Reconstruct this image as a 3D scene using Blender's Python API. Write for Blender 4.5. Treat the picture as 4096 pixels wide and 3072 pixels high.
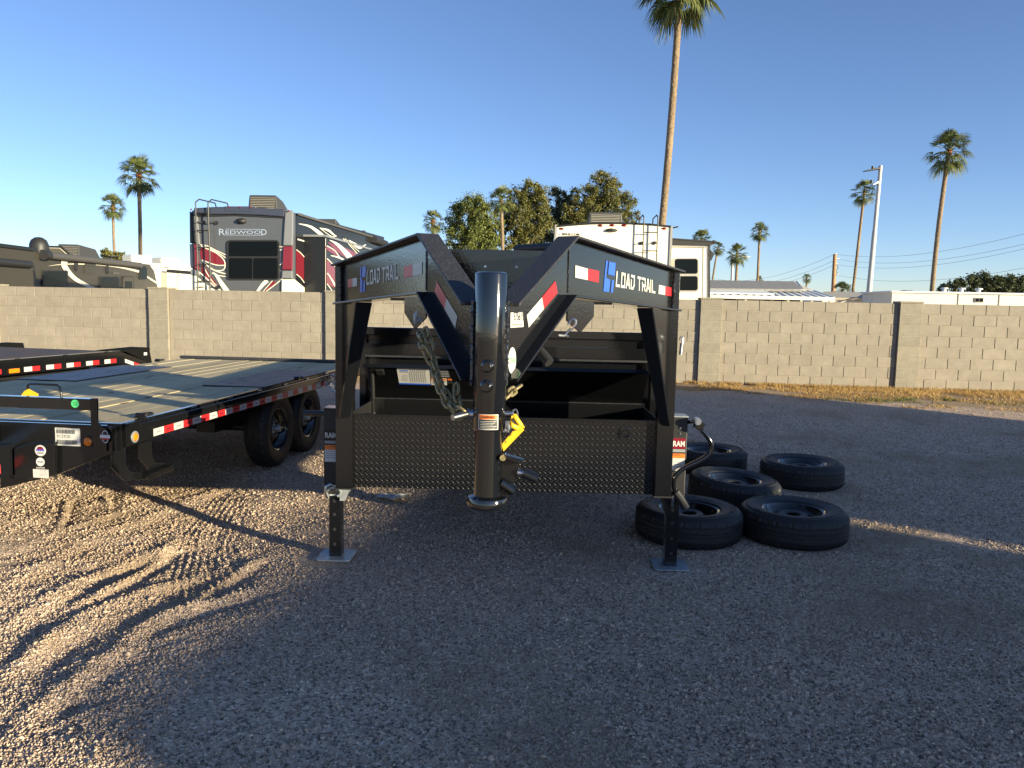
import bpy, bmesh, math, random
import numpy as np
from mathutils import Vector, Matrix

for o in list(bpy.data.objects):
    bpy.data.objects.remove(o)
SC = bpy.context.scene
COL = SC.collection
random.seed(7)
RNG = np.random.default_rng(7)
R = math.radians

# ---------------------------------------------------------------- camera
CAM_H, PITCH, ROLL, FPX = 1.70, R(6.018), R(1.145), 3077.0
cam_d = bpy.data.cameras.new('camera')
cam_d.sensor_width = 36.0
cam_d.lens = 36.0 * FPX / 4096.0
cam_d.clip_start, cam_d.clip_end = 0.05, 3000
cam = bpy.data.objects.new('camera', cam_d)
COL.objects.link(cam)
cam.matrix_world = Matrix.Translation((0, 0, CAM_H)) @ Matrix.Rotation(R(90) - PITCH, 4, 'X') @ Matrix.Rotation(ROLL, 4, 'Z')
SC.camera = cam

# ---------------------------------------------------------------- sky, sun, exposure
SUN_H = Vector((0.804, -0.595, 0)).normalized()
SUN_EL = R(9.0)
SUN = (SUN_H * math.cos(SUN_EL) + Vector((0, 0, math.sin(SUN_EL)))).normalized()
wd = bpy.data.worlds.new('World')
SC.world = wd
wd.use_nodes = True
nt = wd.node_tree
for n in list(nt.nodes):
    nt.nodes.remove(n)
sky = nt.nodes.new('ShaderNodeTexSky')
sky.sky_type = 'NISHITA'
sky.sun_disc = False
sky.sun_elevation = SUN_EL
sky.sun_rotation = math.atan2(SUN_H.x, SUN_H.y)
sky.altitude = 350
sky.air_density, sky.dust_density, sky.ozone_density = 0.75, 0.15, 2.8
bg = nt.nodes.new('ShaderNodeBackground')
bg.inputs[1].default_value = 0.092
wo = nt.nodes.new('ShaderNodeOutputWorld')
wb = nt.nodes.new('ShaderNodeMix'); wb.data_type = 'RGBA'; wb.blend_type = 'MULTIPLY'; wb.inputs['Factor'].default_value = 1; wb.inputs['B'].default_value = (1.0, 0.90, 0.95, 1)   # even white balance of the whole sky
nt.links.new(sky.outputs[0], wb.inputs['A']); nt.links.new(wb.outputs['Result'], bg.inputs[0])
nt.links.new(bg.outputs[0], wo.inputs[0])
sl = bpy.data.lights.new('sun', 'SUN')
sl.energy, sl.angle, sl.color = 4.45, R(0.53), (1.0, 0.875, 0.59)
so = bpy.data.objects.new('sun', sl)
COL.objects.link(so)
so.rotation_euler = SUN.to_track_quat('Z', 'Y').to_euler()
so.location = SUN * 60
SC.view_settings.view_transform = 'Standard'
SC.view_settings.look = 'None'
SC.view_settings.exposure = 1.4
SC.view_settings.gamma = 1.0
SC.view_settings.use_curve_mapping = False
SC.render.resolution_x, SC.render.resolution_y = 1024, 768

# ---------------------------------------------------------------- measuring helpers: a sight line of the photograph met with a real plane
def ray(x, y):
    a, b = x - 2048, y - 1536
    c, s = math.cos(ROLL), math.sin(ROLL)
    u, v = (c * a + s * b) / FPX, (s * a - c * b) / FPX
    return Vector((u, math.cos(PITCH) + v * math.sin(PITCH), -math.sin(PITCH) + v * math.cos(PITCH)))
EYE = Vector((0, 0, CAM_H))
def at(x, y, Y):
    d = ray(x, y); return EYE + d * (Y / d.y)
def onz(x, y, z=0.0):
    d = ray(x, y); return EYE + d * ((z - CAM_H) / d.z)
def onplane(x, y, p, n):
    d = ray(x, y); return EYE + d * ((Vector(p) - EYE).dot(n) / d.dot(n))
ZR = {1: (1280, 880, 2.765), 2: (1980, 880, 2.765), 3: (1280, 1440, 2.765), 4: (1980, 1440, 2.765), 6: (2500, 1640, 2.212),
      7: (0, 1340, 2.765), 8: (600, 1340, 2.765), 9: (0, 1640, 3.16), 11: (0, 880, 2.91), 12: (700, 750, 2.572),
      13: (1640, 640, 2.212), 14: (2200, 840, 2.765), 15: (2700, 840, 1.585), 16: (3300, 440, 2.074), 17: (340, 580, 3.53), 18: (1400, 1300, 3.687), 19: (1800, 1500, 2.9625)}
def zz(n, x, y):
    a, b, s = ZR[n]; return a + x / s, b + y / s
class Frame:
    def __init__(s, o, yaw):
        s.o = Vector(o); a = R(yaw); s.ex = Vector((math.cos(a), math.sin(a), 0)); s.ey = Vector((-math.sin(a), math.cos(a), 0)); s.yaw = a
    def loc(s, p):
        q = Vector(p) - s.o; return Vector((q.dot(s.ex), q.dot(s.ey), q.z))
    def W(s, x, y, z):
        return s.o + s.ex * x + s.ey * y + Vector((0, 0, z))
    def py(s, n, x, y, yl):
        return s.loc(onplane(*zz(n, x, y), s.W(0, yl, 0), s.ey))
    def px(s, n, x, y, xl):
        return s.loc(onplane(*zz(n, x, y), s.W(xl, 0, 0), s.ex))
    def pz(s, n, x, y, z):
        return s.loc(onz(*zz(n, x, y), z))

# ---------------------------------------------------------------- mesh builder
class MB:
    def __init__(s):
        s.v, s.f = [], []
    def add(s, vs, fs):
        b = len(s.v); s.v += [tuple(v) for v in vs]; s.f += [tuple(b + i for i in f) for f in fs]; return s
    def box(s, x0, x1, y0, y1, z0, z1):
        return s.hexa([(x0, y0, z0), (x1, y0, z0), (x1, y1, z0), (x0, y1, z0)], [(x0, y0, z1), (x1, y0, z1), (x1, y1, z1), (x0, y1, z1)])
    def hexa(s, a, b):
        n = len(a)
        return s.add(list(a) + list(b), [tuple(range(n))[::-1], tuple(range(n, 2 * n))] + [(i, (i + 1) % n, n + (i + 1) % n, n + i) for i in range(n)])
    def obox(s, c, ex, ey, ez):
        c, ex, ey, ez = map(Vector, (c, ex, ey, ez))
        return s.hexa([c - ex - ey - ez, c + ex - ey - ez, c + ex + ey - ez, c - ex + ey - ez], [c - ex - ey + ez, c + ex - ey + ez, c + ex + ey + ez, c - ex + ey + ez])
    def bar(s, p, q, w, h, up=(0, 0, 1)):
        p, q = Vector(p), Vector(q); d = (q - p); L = d.length; d.normalize()
        u = Vector(up); sd = d.cross(u)
        if sd.length < 1e-4: sd = d.cross(Vector((0, 1, 0)))
        sd.normalize(); u = sd.cross(d).normalized()
        return s.obox((p + q) / 2, d * L / 2, sd * w / 2, u * h / 2)
    def cyl(s, p, q, r0, r1=None, n=14):
        p, q = Vector(p), Vector(q); r1 = r0 if r1 is None else r1
        d = (q - p).normalized(); a = d.orthogonal().normalized(); b = d.cross(a)
        A = [p + (a * math.cos(t) + b * math.sin(t)) * r0 for t in (2 * math.pi * i / n for i in range(n))]
        B = [q + (a * math.cos(t) + b * math.sin(t)) * r1 for t in (2 * math.pi * i / n for i in range(n))]
        return s.hexa(A, B)
    def tube(s, pts, r, n=8, closed=False, cap=True):
        pts = [Vector(p) for p in pts]; m = len(pts)
        rs = r if isinstance(r, (list, tuple)) else [r] * m
        b = len(s.v); prev = None
        for i in range(m):
            if closed: d = pts[(i + 1) % m] - pts[i - 1]
            else: d = pts[min(i + 1, m - 1)] - pts[max(i - 1, 0)]
            d.normalize()
            a = d.orthogonal().normalized() if prev is None else (prev - d * prev.dot(d)).normalized()
            prev = a; c = d.cross(a)
            for k in range(n):
                t = 2 * math.pi * k / n; s.v.append(tuple(pts[i] + (a * math.cos(t) + c * math.sin(t)) * rs[i]))
        for i in range(m if closed else m - 1):
            j = (i + 1) % m
            for k in range(n):
                l = (k + 1) % n; s.f.append((b + i * n + k, b + i * n + l, b + j * n + l, b + j * n + k))
        if cap and not closed:
            s.f.append(tuple(b + k for k in range(n))[::-1]); s.f.append(tuple(b + (m - 1) * n + k for k in range(n)))
        return s
    def prism(s, poly, nrm, t):
        n = Vector(nrm) * t; a = [Vector(p) for p in poly]
        return s.hexa(a, [p + n for p in a])
    def lathe(s, prof, n, M=None, closed=False, rf=None):
        M = M or Matrix.Identity(4); b = len(s.v); m = len(prof)
        for k in range(n):
            t = 2 * math.pi * k / n
            for i, (r, z) in enumerate(prof):
                rr = r if rf is None else rf(r, z, i, k); s.v.append(tuple(M @ Vector((rr * math.cos(t), rr * math.sin(t), z))))
        for k in range(n):
            l = (k + 1) % n
            for i in range(m if closed else m - 1):
                j = (i + 1) % m; s.f.append((b + k * m + i, b + l * m + i, b + l * m + j, b + k * m + j))
        return s
    def mesh(s, name):
        me = bpy.data.meshes.new(name); me.from_pydata(s.v, [], s.f); return me
    def build(s, name, m, parent=None, smooth=False, bev=0, fix=True):
        me = s.mesh(name)
        if fix:
            bm = bmesh.new(); bm.from_mesh(me); bmesh.ops.recalc_face_normals(bm, faces=bm.faces); bm.to_mesh(me); bm.free()
        return link(name, me, m, parent, smooth, bev)
def link(name, me, m, parent=None, smooth=False, bev=0):
    if m is not None and not me.materials: me.materials.append(m)
    if smooth:
        me.polygons.foreach_set('use_smooth', [True] * len(me.polygons))
        try: me.set_sharp_from_angle(angle=R(40))
        except Exception: pass
    o = bpy.data.objects.new(name, me); COL.objects.link(o); o.parent = parent
    if bev:
        md = o.modifiers.new('bevel', 'BEVEL'); md.width = bev; md.segments = 2; md.limit_method = 'ANGLE'; md.angle_limit = R(50)
    return o
def tag(o, label=None, cat=None, group=None, kind=None):
    if label: o['label'] = label
    if cat: o['category'] = cat
    if group: o['group'] = group
    if kind: o['kind'] = kind
    return o
def empty(name, loc=(0, 0, 0), rz=0.0):
    o = bpy.data.objects.new(name, None); COL.objects.link(o); o.location = loc; o.rotation_euler = (0, 0, rz); o.empty_display_size = 0.2; return o
def inst(name, me, parent, loc, rot=(0, 0, 0), scale=(1, 1, 1)):
    o = bpy.data.objects.new(name, me); COL.objects.link(o); o.parent = parent; o.location = loc; o.rotation_euler = rot; o.scale = scale; return o
def copy_tree(o, parent=None):
    c = o.copy(); COL.objects.link(c); c.parent = parent
    for ch in list(o.children): copy_tree(ch, c)
    return c
_txt = {}
def text(s, h, m, parent, org, ex, ey, name='lettering', w=None, off=0.002, anchor='l', bold=0.0, t=0.0008):
    """letters as thin geometry; h = cap height, w = total width"""
    cu = bpy.data.curves.new('t', 'FONT'); cu.body = s; cu.size = 1; cu.offset = bold; cu.resolution_u = 2
    ob = bpy.data.objects.new('t', cu); COL.objects.link(ob)
    me0 = bpy.data.meshes.new_from_object(ob); bpy.data.objects.remove(ob)
    vs = np.array([v.co[:] for v in me0.vertices]); fs = [tuple(p.vertices) for p in me0.polygons]; bpy.data.meshes.remove(me0)
    x0, x1 = vs[:, 0].min(), vs[:, 0].max(); sy = h / 0.69; sx = w / (x1 - x0) if w else sy
    ex, ey, org = Vector(ex).normalized(), Vector(ey).normalized(), Vector(org); n = ex.cross(ey).normalized()
    a = 0 if anchor == 'l' else -(x1 - x0) * sx * (0.5 if anchor == 'c' else 1)
    P = [org + ex * ((v[0] - x0) * sx + a) + ey * (v[1] * sy) + n * off for v in vs]
    b = MB(); b.add(P, fs)
    return b.build(name, m, parent, fix=False)
STROKE = {'L': [[(0, 1), (0, 0), (.9, 0)]], 'O': [[(0, 0), (0, 1), (1, 1), (1, 0), (0, 0)]], 'A': [[(0, 0), (.42, 1), (.62, 1), (1, 0)], [(.3, .27), (.8, .27)]],
          'D': [[(0, .62), (0, 0), (.62, 0), (1, .3), (1, 1), (0, 1)]], 'T': [[(0, 1), (1, 1)], [(.5, 1), (.5, 0)]], 'R': [[(0, 0), (0, .6)], [(0, 1), (1, 1), (1, .42), (.05, .42)], [(.5, .42), (1, 0)]],
          'I': [[(0, 0), (0, 1)]]}
def stroke_text(s, mapf, h, m, parent, th=0.16, name='lettering', nrm=None, u=0.0):
    """square techno letters; mapf(u,v) gives a point (u in letter heights)"""
    b = MB()
    for ch in s:
        wd_ = .62 if ch != 'I' else .02
        for pl in STROKE[ch]:
            for (xa, ya), (xb, yb) in zip(pl[:-1], pl[1:]):
                a = Vector((u + xa * wd_, ya * (1 - th) + th / 2)); c = Vector((u + xb * wd_, yb * (1 - th) + th / 2)); d = (c - a).normalized(); q = Vector((-d.y, d.x)) * th / 2; e = d * th / 2
                pts = [a - e - q, c + e - q, c + e + q, a - e + q]
                b.prism([mapf(p.x, p.y) for p in pts], nrm, 0.0006 + random.random() * 0.0005)
        u += wd_ + .33
    return b.build(name, m, parent)
# ---------------------------------------------------------------- materials
def mat(name, col, rough=0.5, metal=0.0, spec=0.5, bump=None, var=None, coat=0.0, orand=0.0, dust=None, world=None, trans=0.0):
    m = bpy.data.materials.new(name); m.use_nodes = True; t = m.node_tree; N, L = t.nodes, t.links
    b = N['Principled BSDF']
    b.inputs['Base Color'].default_value = (*col, 1); b.inputs['Roughness'].default_value = rough; b.inputs['Metallic'].default_value = metal
    b.inputs['Specular IOR Level'].default_value = spec
    if coat: b.inputs['Coat Weight'].default_value = coat; b.inputs['Coat Roughness'].default_value = 0.08
    if trans: b.inputs['Transmission Weight'].default_value = trans
    tc = N.new('ShaderNodeTexCoord'); src = None; co = tc.outputs['Object']
    if world:   # pattern runs on through neighbouring pieces instead of repeating in each
        mp = N.new('ShaderNodeMapping'); mp.inputs['Scale'].default_value = world; mp.inputs['Rotation'].default_value = (0, 0, R(6)); L.new(N.new('ShaderNodeNewGeometry').outputs['Position'], mp.inputs['Vector']); co = mp.outputs[0]
    def mul(a, fac_out, lo, hi):
        mx = N.new('ShaderNodeMix'); mx.data_type = 'RGBA'; mx.blend_type = 'MULTIPLY'; mx.inputs['Factor'].default_value = 1
        mr = N.new('ShaderNodeMapRange'); mr.inputs[3].default_value = lo; mr.inputs[4].default_value = hi; L.new(fac_out, mr.inputs[0])
        cb = N.new('ShaderNodeCombineColor')
        for i in range(3): L.new(mr.outputs[0], cb.inputs[i])
        if a is None: mx.inputs['A'].default_value = (*col, 1)
        else: L.new(a, mx.inputs['A'])
        L.new(cb.outputs[0], mx.inputs['B']); return mx.outputs['Result']
    if var:
        for sc, lo, hi in var:
            nz = N.new('ShaderNodeTexNoise'); nz.inputs['Scale'].default_value = sc; nz.inputs['Detail'].default_value = 6; nz.inputs['Roughness'].default_value = .65
            L.new(co, nz.inputs['Vector'])
            mr = N.new('ShaderNodeMapRange'); mr.inputs[1].default_value = .3; mr.inputs[2].default_value = .7; L.new(nz.outputs[0], mr.inputs[0])
            src = mul(src, mr.outputs[0], lo, hi)
    if orand:
        oi = N.new('ShaderNodeObjectInfo'); src = mul(src, oi.outputs['Random'], 1 - orand, 1 + orand)
    if dust:   # thin pale dust in patches: (scale, threshold, strength, colour)
        sc, th, st, dc = dust
        nz = N.new('ShaderNodeTexNoise'); nz.inputs['Scale'].default_value = sc; nz.inputs['Detail'].default_value = 9; nz.inputs['Roughness'].default_value = .7; L.new(co, nz.inputs['Vector'])
        mr = N.new('ShaderNodeMapRange'); mr.inputs[1].default_value = th; mr.inputs[2].default_value = th + .2; mr.inputs[3].default_value = 0; mr.inputs[4].default_value = st; L.new(nz.outputs[0], mr.inputs[0])
        mx = N.new('ShaderNodeMix'); mx.data_type = 'RGBA'; L.new(mr.outputs[0], mx.inputs['Factor'])
        if src is None: mx.inputs['A'].default_value = (*col, 1)
        else: L.new(src, mx.inputs['A'])
        mx.inputs['B'].default_value = (*dc, 1); src = mx.outputs['Result']
        ra = N.new('ShaderNodeMapRange'); ra.inputs[3].default_value = rough; ra.inputs[4].default_value = min(1, rough + .5); L.new(mr.outputs[0], ra.inputs[0]); L.new(ra.outputs[0], b.inputs['Roughness'])
    if src is not None: L.new(src, b.inputs['Base Color'])
    if bump:
        sc, st, dist = bump[:3]
        nz = N.new('ShaderNodeTexNoise'); nz.inputs['Scale'].default_value = sc; nz.inputs['Detail'].default_value = bump[3] if len(bump) > 3 else 3; L.new(co, nz.inputs['Vector'])
        bp = N.new('ShaderNodeBump'); bp.inputs['Strength'].default_value = st; bp.inputs['Distance'].default_value = dist
        L.new(nz.outputs[0], bp.inputs['Height']); L.new(bp.outputs[0], b.inputs['Normal'])
        if coat: L.new(bp.outputs[0], b.inputs['Coat Normal'])
    return m
M = {}
M['black'] = mat('black_powder_coat', (.006, .0064, .0075), .12, spec=.55, coat=.3, bump=(95, .20, .0025, 3), dust=(55, .62, .10, (.13, .11, .09)))
M['black_dusty'] = mat('black_dusty_paint', (.02, .021, .026), .42, bump=(120, .5, .004, 4), dust=(150, .53, .75, (.19, .16, .14)))
M['black_clean'] = mat('black_gloss_paint', (.005, .0055, .0065), .08, spec=.8, coat=.5, bump=(60, .1, .002, 2), dust=(60, .64, .35, (.2, .18, .15)))
M['black_matte'] = mat('black_matte', (.010, .010, .011), .5, bump=(90, .3, .002), dust=(30, .58, .12, (.10, .085, .07)))
M['tread'] = mat('black_tread_plate', (.0045, .0046, .005), .13, spec=.7, bump=(60, .08, .001))
M['tread_lug'] = mat('tread_lug_glint', (.02, .02, .021), .2, spec=.9)  # glint put into the colour: lugs lighter and glossier than the plate
M['weld'] = mat('weld_bead', (.10, .10, .105), .16, metal=.85, bump=(400, .5, .002))
M['rubber'] = mat('tyre_rubber', (.013, .013, .014), .58, bump=(180, .2, .002), dust=(14, .55, .16, (.07, .062, .055)))
M['zinc'] = mat('zinc_steel', (.6, .62, .64), .3, metal=1, var=[(30, .7, 1.05)], bump=(90, .15, .002))
M['galv'] = mat('galvanized_plate', (.42, .46, .48), .45, metal=.55, var=[(14, .7, 1.1)], dust=(12, .5, .5, (.2, .18, .15)))
M['chain'] = mat('yellow_zinc_chain', (.36, .29, .15), .42, metal=.35, var=[(60, .45, 1.1)])
M['red_tape'] = mat('red_reflective_tape', (.55, .02, .025), .3, bump=(900, .25, .001), var=[(300, .75, 1.1)])
M['white_tape'] = mat('white_reflective_tape', (.50, .50, .485), .3, bump=(900, .25, .001), var=[(260, .72, 1.05)])
M['blue_decal'] = mat('blue_decal', (.03, .11, .62), .35)
M['white_decal'] = mat('white_decal', (.56, .545, .50), .4)
M['paper'] = mat('white_paper', (.58, .57, .545), .6, var=[(40, .9, 1.02)])
M['ink'] = mat('black_ink', (.02, .02, .022), .5)
M['grey_ink'] = mat('grey_ink', (.25, .26, .28), .5)
M['orange'] = mat('orange_warning', (.75, .17, .02), .45)
M['amber'] = mat('amber_lens', (.75, .19, .01), .15, bump=(150, .4, .002))
M['yellow'] = mat('yellow_tag', (.80, .48, .02), .45, var=[(60, .85, 1.05)])
M['green'] = mat('green_sticker', (.08, .55, .2), .5)
M['red_lens'] = mat('red_lens', (.16, .012, .012), .2)
M['wood'] = mat('treated_pine', (.60, .49, .28), .75, var=[(2.2, .80, 1.05), (22, .82, 1.06)], orand=.15, bump=(60, .25, .003), world=(1, .10, 1), dust=(5.0, .60, .35, (.26, .21, .13)))
M['wood_edge'] = mat('plank_edge', (.55, .42, .2), .7)
M['block'] = mat('concrete_block', (.295, .258, .208), .9, var=[(6, .84, 1.06), (90, .86, 1.08)], orand=.05, bump=(120, .55, .006, 6), world=(1, 1, 1), dust=(1.1, .54, .45, (.42, .38, .30)))
M['block_pil'] = mat('split_block', (.30, .268, .212), .92, var=[(8, .82, 1.06), (80, .78, 1.12)], orand=.06, bump=(70, .9, .012, 6), world=(1, 1, 1), dust=(1.3, .57, .3, (.38, .345, .28)))
M['mortar'] = mat('mortar', (.36, .32, .25), .95, var=[(20, .8, 1.05)], bump=(150, .5, .004))
M['palm_trunk'] = mat('palm_trunk', (.27, .195, .12), .9, var=[(1.2, .7, 1.1), (14, .6, 1.2)], bump=(9, .9, .06, 6))
M['boots'] = mat('palm_boots', (.17, .065, .03), .85, var=[(8, .5, 1.4)])
def leafmat(name, c1, c2, sc=.7, tl=.25):
    m = mat(name, c1, .55); t = m.node_tree; N, L = t.nodes, t.links; b = N['Principled BSDF']
    g = N.new('ShaderNodeNewGeometry'); wn = N.new('ShaderNodeTexNoise'); wn.inputs['Scale'].default_value = sc; wn.inputs['Detail'].default_value = 8; wn.inputs['Roughness'].default_value = .8
    L.new(g.outputs['Position'], wn.inputs['Vector'])
    ad = N.new('ShaderNodeMath'); ad.operation = 'MULTIPLY_ADD'; ad.inputs[1].default_value = .5; L.new(g.outputs['Random Per Island'], ad.inputs[0]); L.new(wn.outputs[0], ad.inputs[2])
    mr = N.new('ShaderNodeMapRange'); mr.inputs[1].default_value = .45; mr.inputs[2].default_value = 1.0; L.new(ad.outputs[0], mr.inputs[0])
    mx = N.new('ShaderNodeMix'); mx.data_type = 'RGBA'; mx.inputs['A'].default_value = (*c1, 1); mx.inputs['B'].default_value = (*c2, 1); L.new(mr.outputs[0], mx.inputs['Factor']); L.new(mx.outputs['Result'], b.inputs['Base Color'])
    tr = N.new('ShaderNodeBsdfTranslucent'); L.new(mx.outputs['Result'], tr.inputs[0]); ms = N.new('ShaderNodeMixShader'); ms.inputs[0].default_value = tl
    o = N['Material Output']; L.new(b.outputs[0], ms.inputs[1]); L.new(tr.outputs[0], ms.inputs[2]); L.new(ms.outputs[0], o.inputs[0]); return m
M['frond'] = leafmat('palm_frond', (.045, .080, .024), (.17, .18, .055), .9)
M['leaf_a'] = leafmat('leaves_olive', (.055, .088, .022), (.22, .235, .055), .35)
M['leaf_b'] = leafmat('leaves_bronze', (.050, .074, .020), (.23, .20, .05), .35)
M['leaf_dark'] = leafmat('leaves_dark', (.034, .05, .024), (.11, .125, .05), .3)
M['grass'] = leafmat('dry_grass', (.34, .185, .06), (.58, .40, .15), .9, .3)
M['grass_green'] = leafmat('green_grass', (.07, .11, .025), (.2, .2, .05), 1.2, .3)
M['bark'] = mat('bark', (.10, .075, .05), .9, var=[(5, .6, 1.2)], bump=(20, .8, .03))
# RV finishes
M['rv_grey'] = mat('rv_dark_grey', (.085, .09, .10), .16, coat=.4, var=[(.7, .92, 1.04)])
M['rv_charcoal'] = mat('rv_charcoal', (.014, .015, .018), .2, spec=.3)
M['rv_navy'] = mat('rv_cap_dark', (.045, .05, .075), .2, coat=.4)
M['rv_silver'] = mat('rv_silver', (.20, .205, .215), .25, coat=.2)
M['rv_brown'] = mat('rv_brown_grey', (.045, .040, .032), .35, spec=.3)
M['rv_maroon'] = mat('rv_maroon', (.19, .012, .024), .18, coat=.4)
M['rv_white'] = mat('rv_white_fibreglass', (.86, .81, .66), .35, var=[(.8, .96, 1.02)])
M['rv_cream'] = mat('rv_cream', (.64, .60, .50), .45)
M['trim'] = mat('rv_trim', (.30, .29, .28), .5)
M['glass'] = mat('tinted_glass', (.004, .005, .006), .06, spec=.12)
M['plastic'] = mat('black_plastic', (.022, .022, .023), .5)
M['ac_grey'] = mat('roof_unit_grey', (.05, .05, .05), .6)
M['chrome'] = mat('silver_lettering', (.62, .66, .70), .2, metal=.6)
M['awning'] = mat('awning_roll', (.075, .073, .07), .6)
M['tan_roof'] = mat('roof_membrane', (.45, .41, .34), .8)
M['siding'] = mat('house_siding', (.62, .60, .54), .7, var=[(2, .92, 1.03)])
M['siding_tan'] = mat('house_siding_tan', (.45, .42, .34), .7)
M['shingle'] = mat('grey_shingle', (.27, .265, .26), .95, var=[(6, .8, 1.15), (40, .75, 1.2)], bump=(30, .6, .02))
M['roof_white'] = mat('white_metal_roof', (.66, .67, .68), .5)
M['pole'] = mat('painted_pole', (.46, .46, .45), .5, dust=(1.6, .66, .8, (.33, .16, .07)))
M['pole_wood'] = mat('wood_pole', (.38, .22, .11), .9, var=[(6, .7, 1.2)])
M['wire'] = mat('wire', (.16, .17, .18), .7)
M['plastic_film'] = mat('clear_film', (.9, .9, .9), .08, trans=.92, bump=(30, .5, .01))
M['white_shade'] = mat('white_panel', (.62, .62, .61), .5)

# gravel: stones of mixed greys; sandy fines lie in patches (a colour of the ground itself)
def gravel_mat():
    m = bpy.data.materials.new('gravel'); m.use_nodes = True; t = m.node_tree; N, L = t.nodes, t.links; b = N['Principled BSDF']; b.inputs['Roughness'].default_value = .93; b.inputs['Specular IOR Level'].default_value = .25
    g = N.new('ShaderNodeNewGeometry')
    vo = N.new('ShaderNodeTexVoronoi'); vo.inputs['Scale'].default_value = 85; L.new(g.outputs['Position'], vo.inputs['Vector'])
    sp = N.new('ShaderNodeSeparateColor'); L.new(vo.outputs['Color'], sp.inputs[0])
    cr = N.new('ShaderNodeValToRGB'); e = cr.color_ramp.elements
    e[0].position, e[0].color = 0, (.15, .12, .10, 1); e[1].position, e[1].color = 1, (.86, .70, .54, 1)
    for p, c in ((.35, (.44, .328, .245, 1)), (.62, (.55, .415, .312, 1)), (.88, (.63, .475, .35, 1))):
        x = e.new(p); x.color = c
    L.new(sp.outputs[0], cr.inputs[0])
    n1 = N.new('ShaderNodeTexNoise'); n1.inputs['Scale'].default_value = .55; n1.inputs['Detail'].default_value = 7; n1.inputs['Roughness'].default_value = .6; L.new(g.outputs['Position'], n1.inputs['Vector'])
    mr = N.new('ShaderNodeMapRange'); mr.inputs[1].default_value = .50; mr.inputs[2].default_value = .64; mr.inputs[4].default_value = .9; L.new(n1.outputs[0], mr.inputs[0])
    sand = N.new('ShaderNodeMix'); sand.data_type = 'RGBA'; sand.inputs['B'].default_value = (.35, .255, .17, 1); L.new(mr.outputs[0], sand.inputs['Factor']); L.new(cr.outputs[0], sand.inputs['A'])
    L.new(sand.outputs['Result'], b.inputs['Base Color'])
    # relief of the stones
    iv = N.new('ShaderNodeMath'); iv.operation = 'MULTIPLY_ADD'; iv.inputs[1].default_value = -1; iv.inputs[2].default_value = 1; L.new(vo.outputs['Distance'], iv.inputs[0])
    fl = N.new('ShaderNodeMath'); fl.operation = 'MULTIPLY_ADD'; fl.inputs[1].default_value = -.45; fl.inputs[2].default_value = .6; L.new(mr.outputs[0], fl.inputs[0])
    bp = N.new('ShaderNodeBump'); bp.inputs['Distance'].default_value = .012; L.new(iv.outputs[0], bp.inputs['Height']); L.new(fl.outputs[0], bp.inputs['Strength'])
    n2 = N.new('ShaderNodeTexNoise'); n2.inputs['Scale'].default_value = 14; n2.inputs['Detail'].default_value = 5; L.new(g.outputs['Position'], n2.inputs['Vector'])
    bp2 = N.new('ShaderNodeBump'); bp2.inputs['Distance'].default_value = .02; bp2.inputs['Strength'].default_value = .3; L.new(n2.outputs[0], bp2.inputs['Height']); L.new(bp2.outputs[0], bp.inputs['Normal'])
    L.new(bp.outputs[0], b.inputs['Normal']); return m
M['gravel'] = gravel_mat()
M['dirt'] = mat('dry_dirt', (.34, .235, .14), .95, var=[(3, .75, 1.1)], bump=(40, .6, .01))

# ---------------------------------------------------------------- ground
WALL_TH = R(4.677)
WALL = Frame((0, 15.01, 0.213), -4.677)
def vnoise(x, y, seed):
    r = np.random.default_rng(seed); T = r.random((256, 256)); xi, yi = np.floor(x).astype(int), np.floor(y).astype(int); fx, fy = x - xi, y - yi
    fx, fy = fx * fx * (3 - 2 * fx), fy * fy * (3 - 2 * fy); a = T[xi % 256, yi % 256]; b_ = T[(xi + 1) % 256, yi % 256]; c = T[xi % 256, (yi + 1) % 256]; d = T[(xi + 1) % 256, (yi + 1) % 256]
    return a * (1 - fx) * (1 - fy) + b_ * fx * (1 - fy) + c * (1 - fx) * fy + d * fx * fy - .5
def sstep(a, b_, x):
    t = np.clip((x - a) / (b_ - a), 0, 1); return t * t * (3 - 2 * t)
def polydist(x, y, pts):
    best = np.full(x.shape, 1e9); side = np.zeros(x.shape); al = np.zeros(x.shape); acc = 0
    for (ax, ay), (bx, by) in zip(pts[:-1], pts[1:]):
        dx, dy = bx - ax, by - ay; L2 = dx * dx + dy * dy; t = np.clip(((x - ax) * dx + (y - ay) * dy) / L2, 0, 1)
        ex_, ey_ = x - ax - t * dx, y - ay - t * dy; d = np.hypot(ex_, ey_); s_ = np.sign(dx * ey_ - dy * ex_); k = d < best
        best = np.where(k, d, best); side = np.where(k, s_, side); al = np.where(k, acc + t * math.sqrt(L2), al); acc += math.sqrt(L2)
    return best * side, al, acc
def gxy(px_, py_):
    p = onz(px_ * 1.8517, py_ * 1.8517); return (p.x, p.y)
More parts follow.
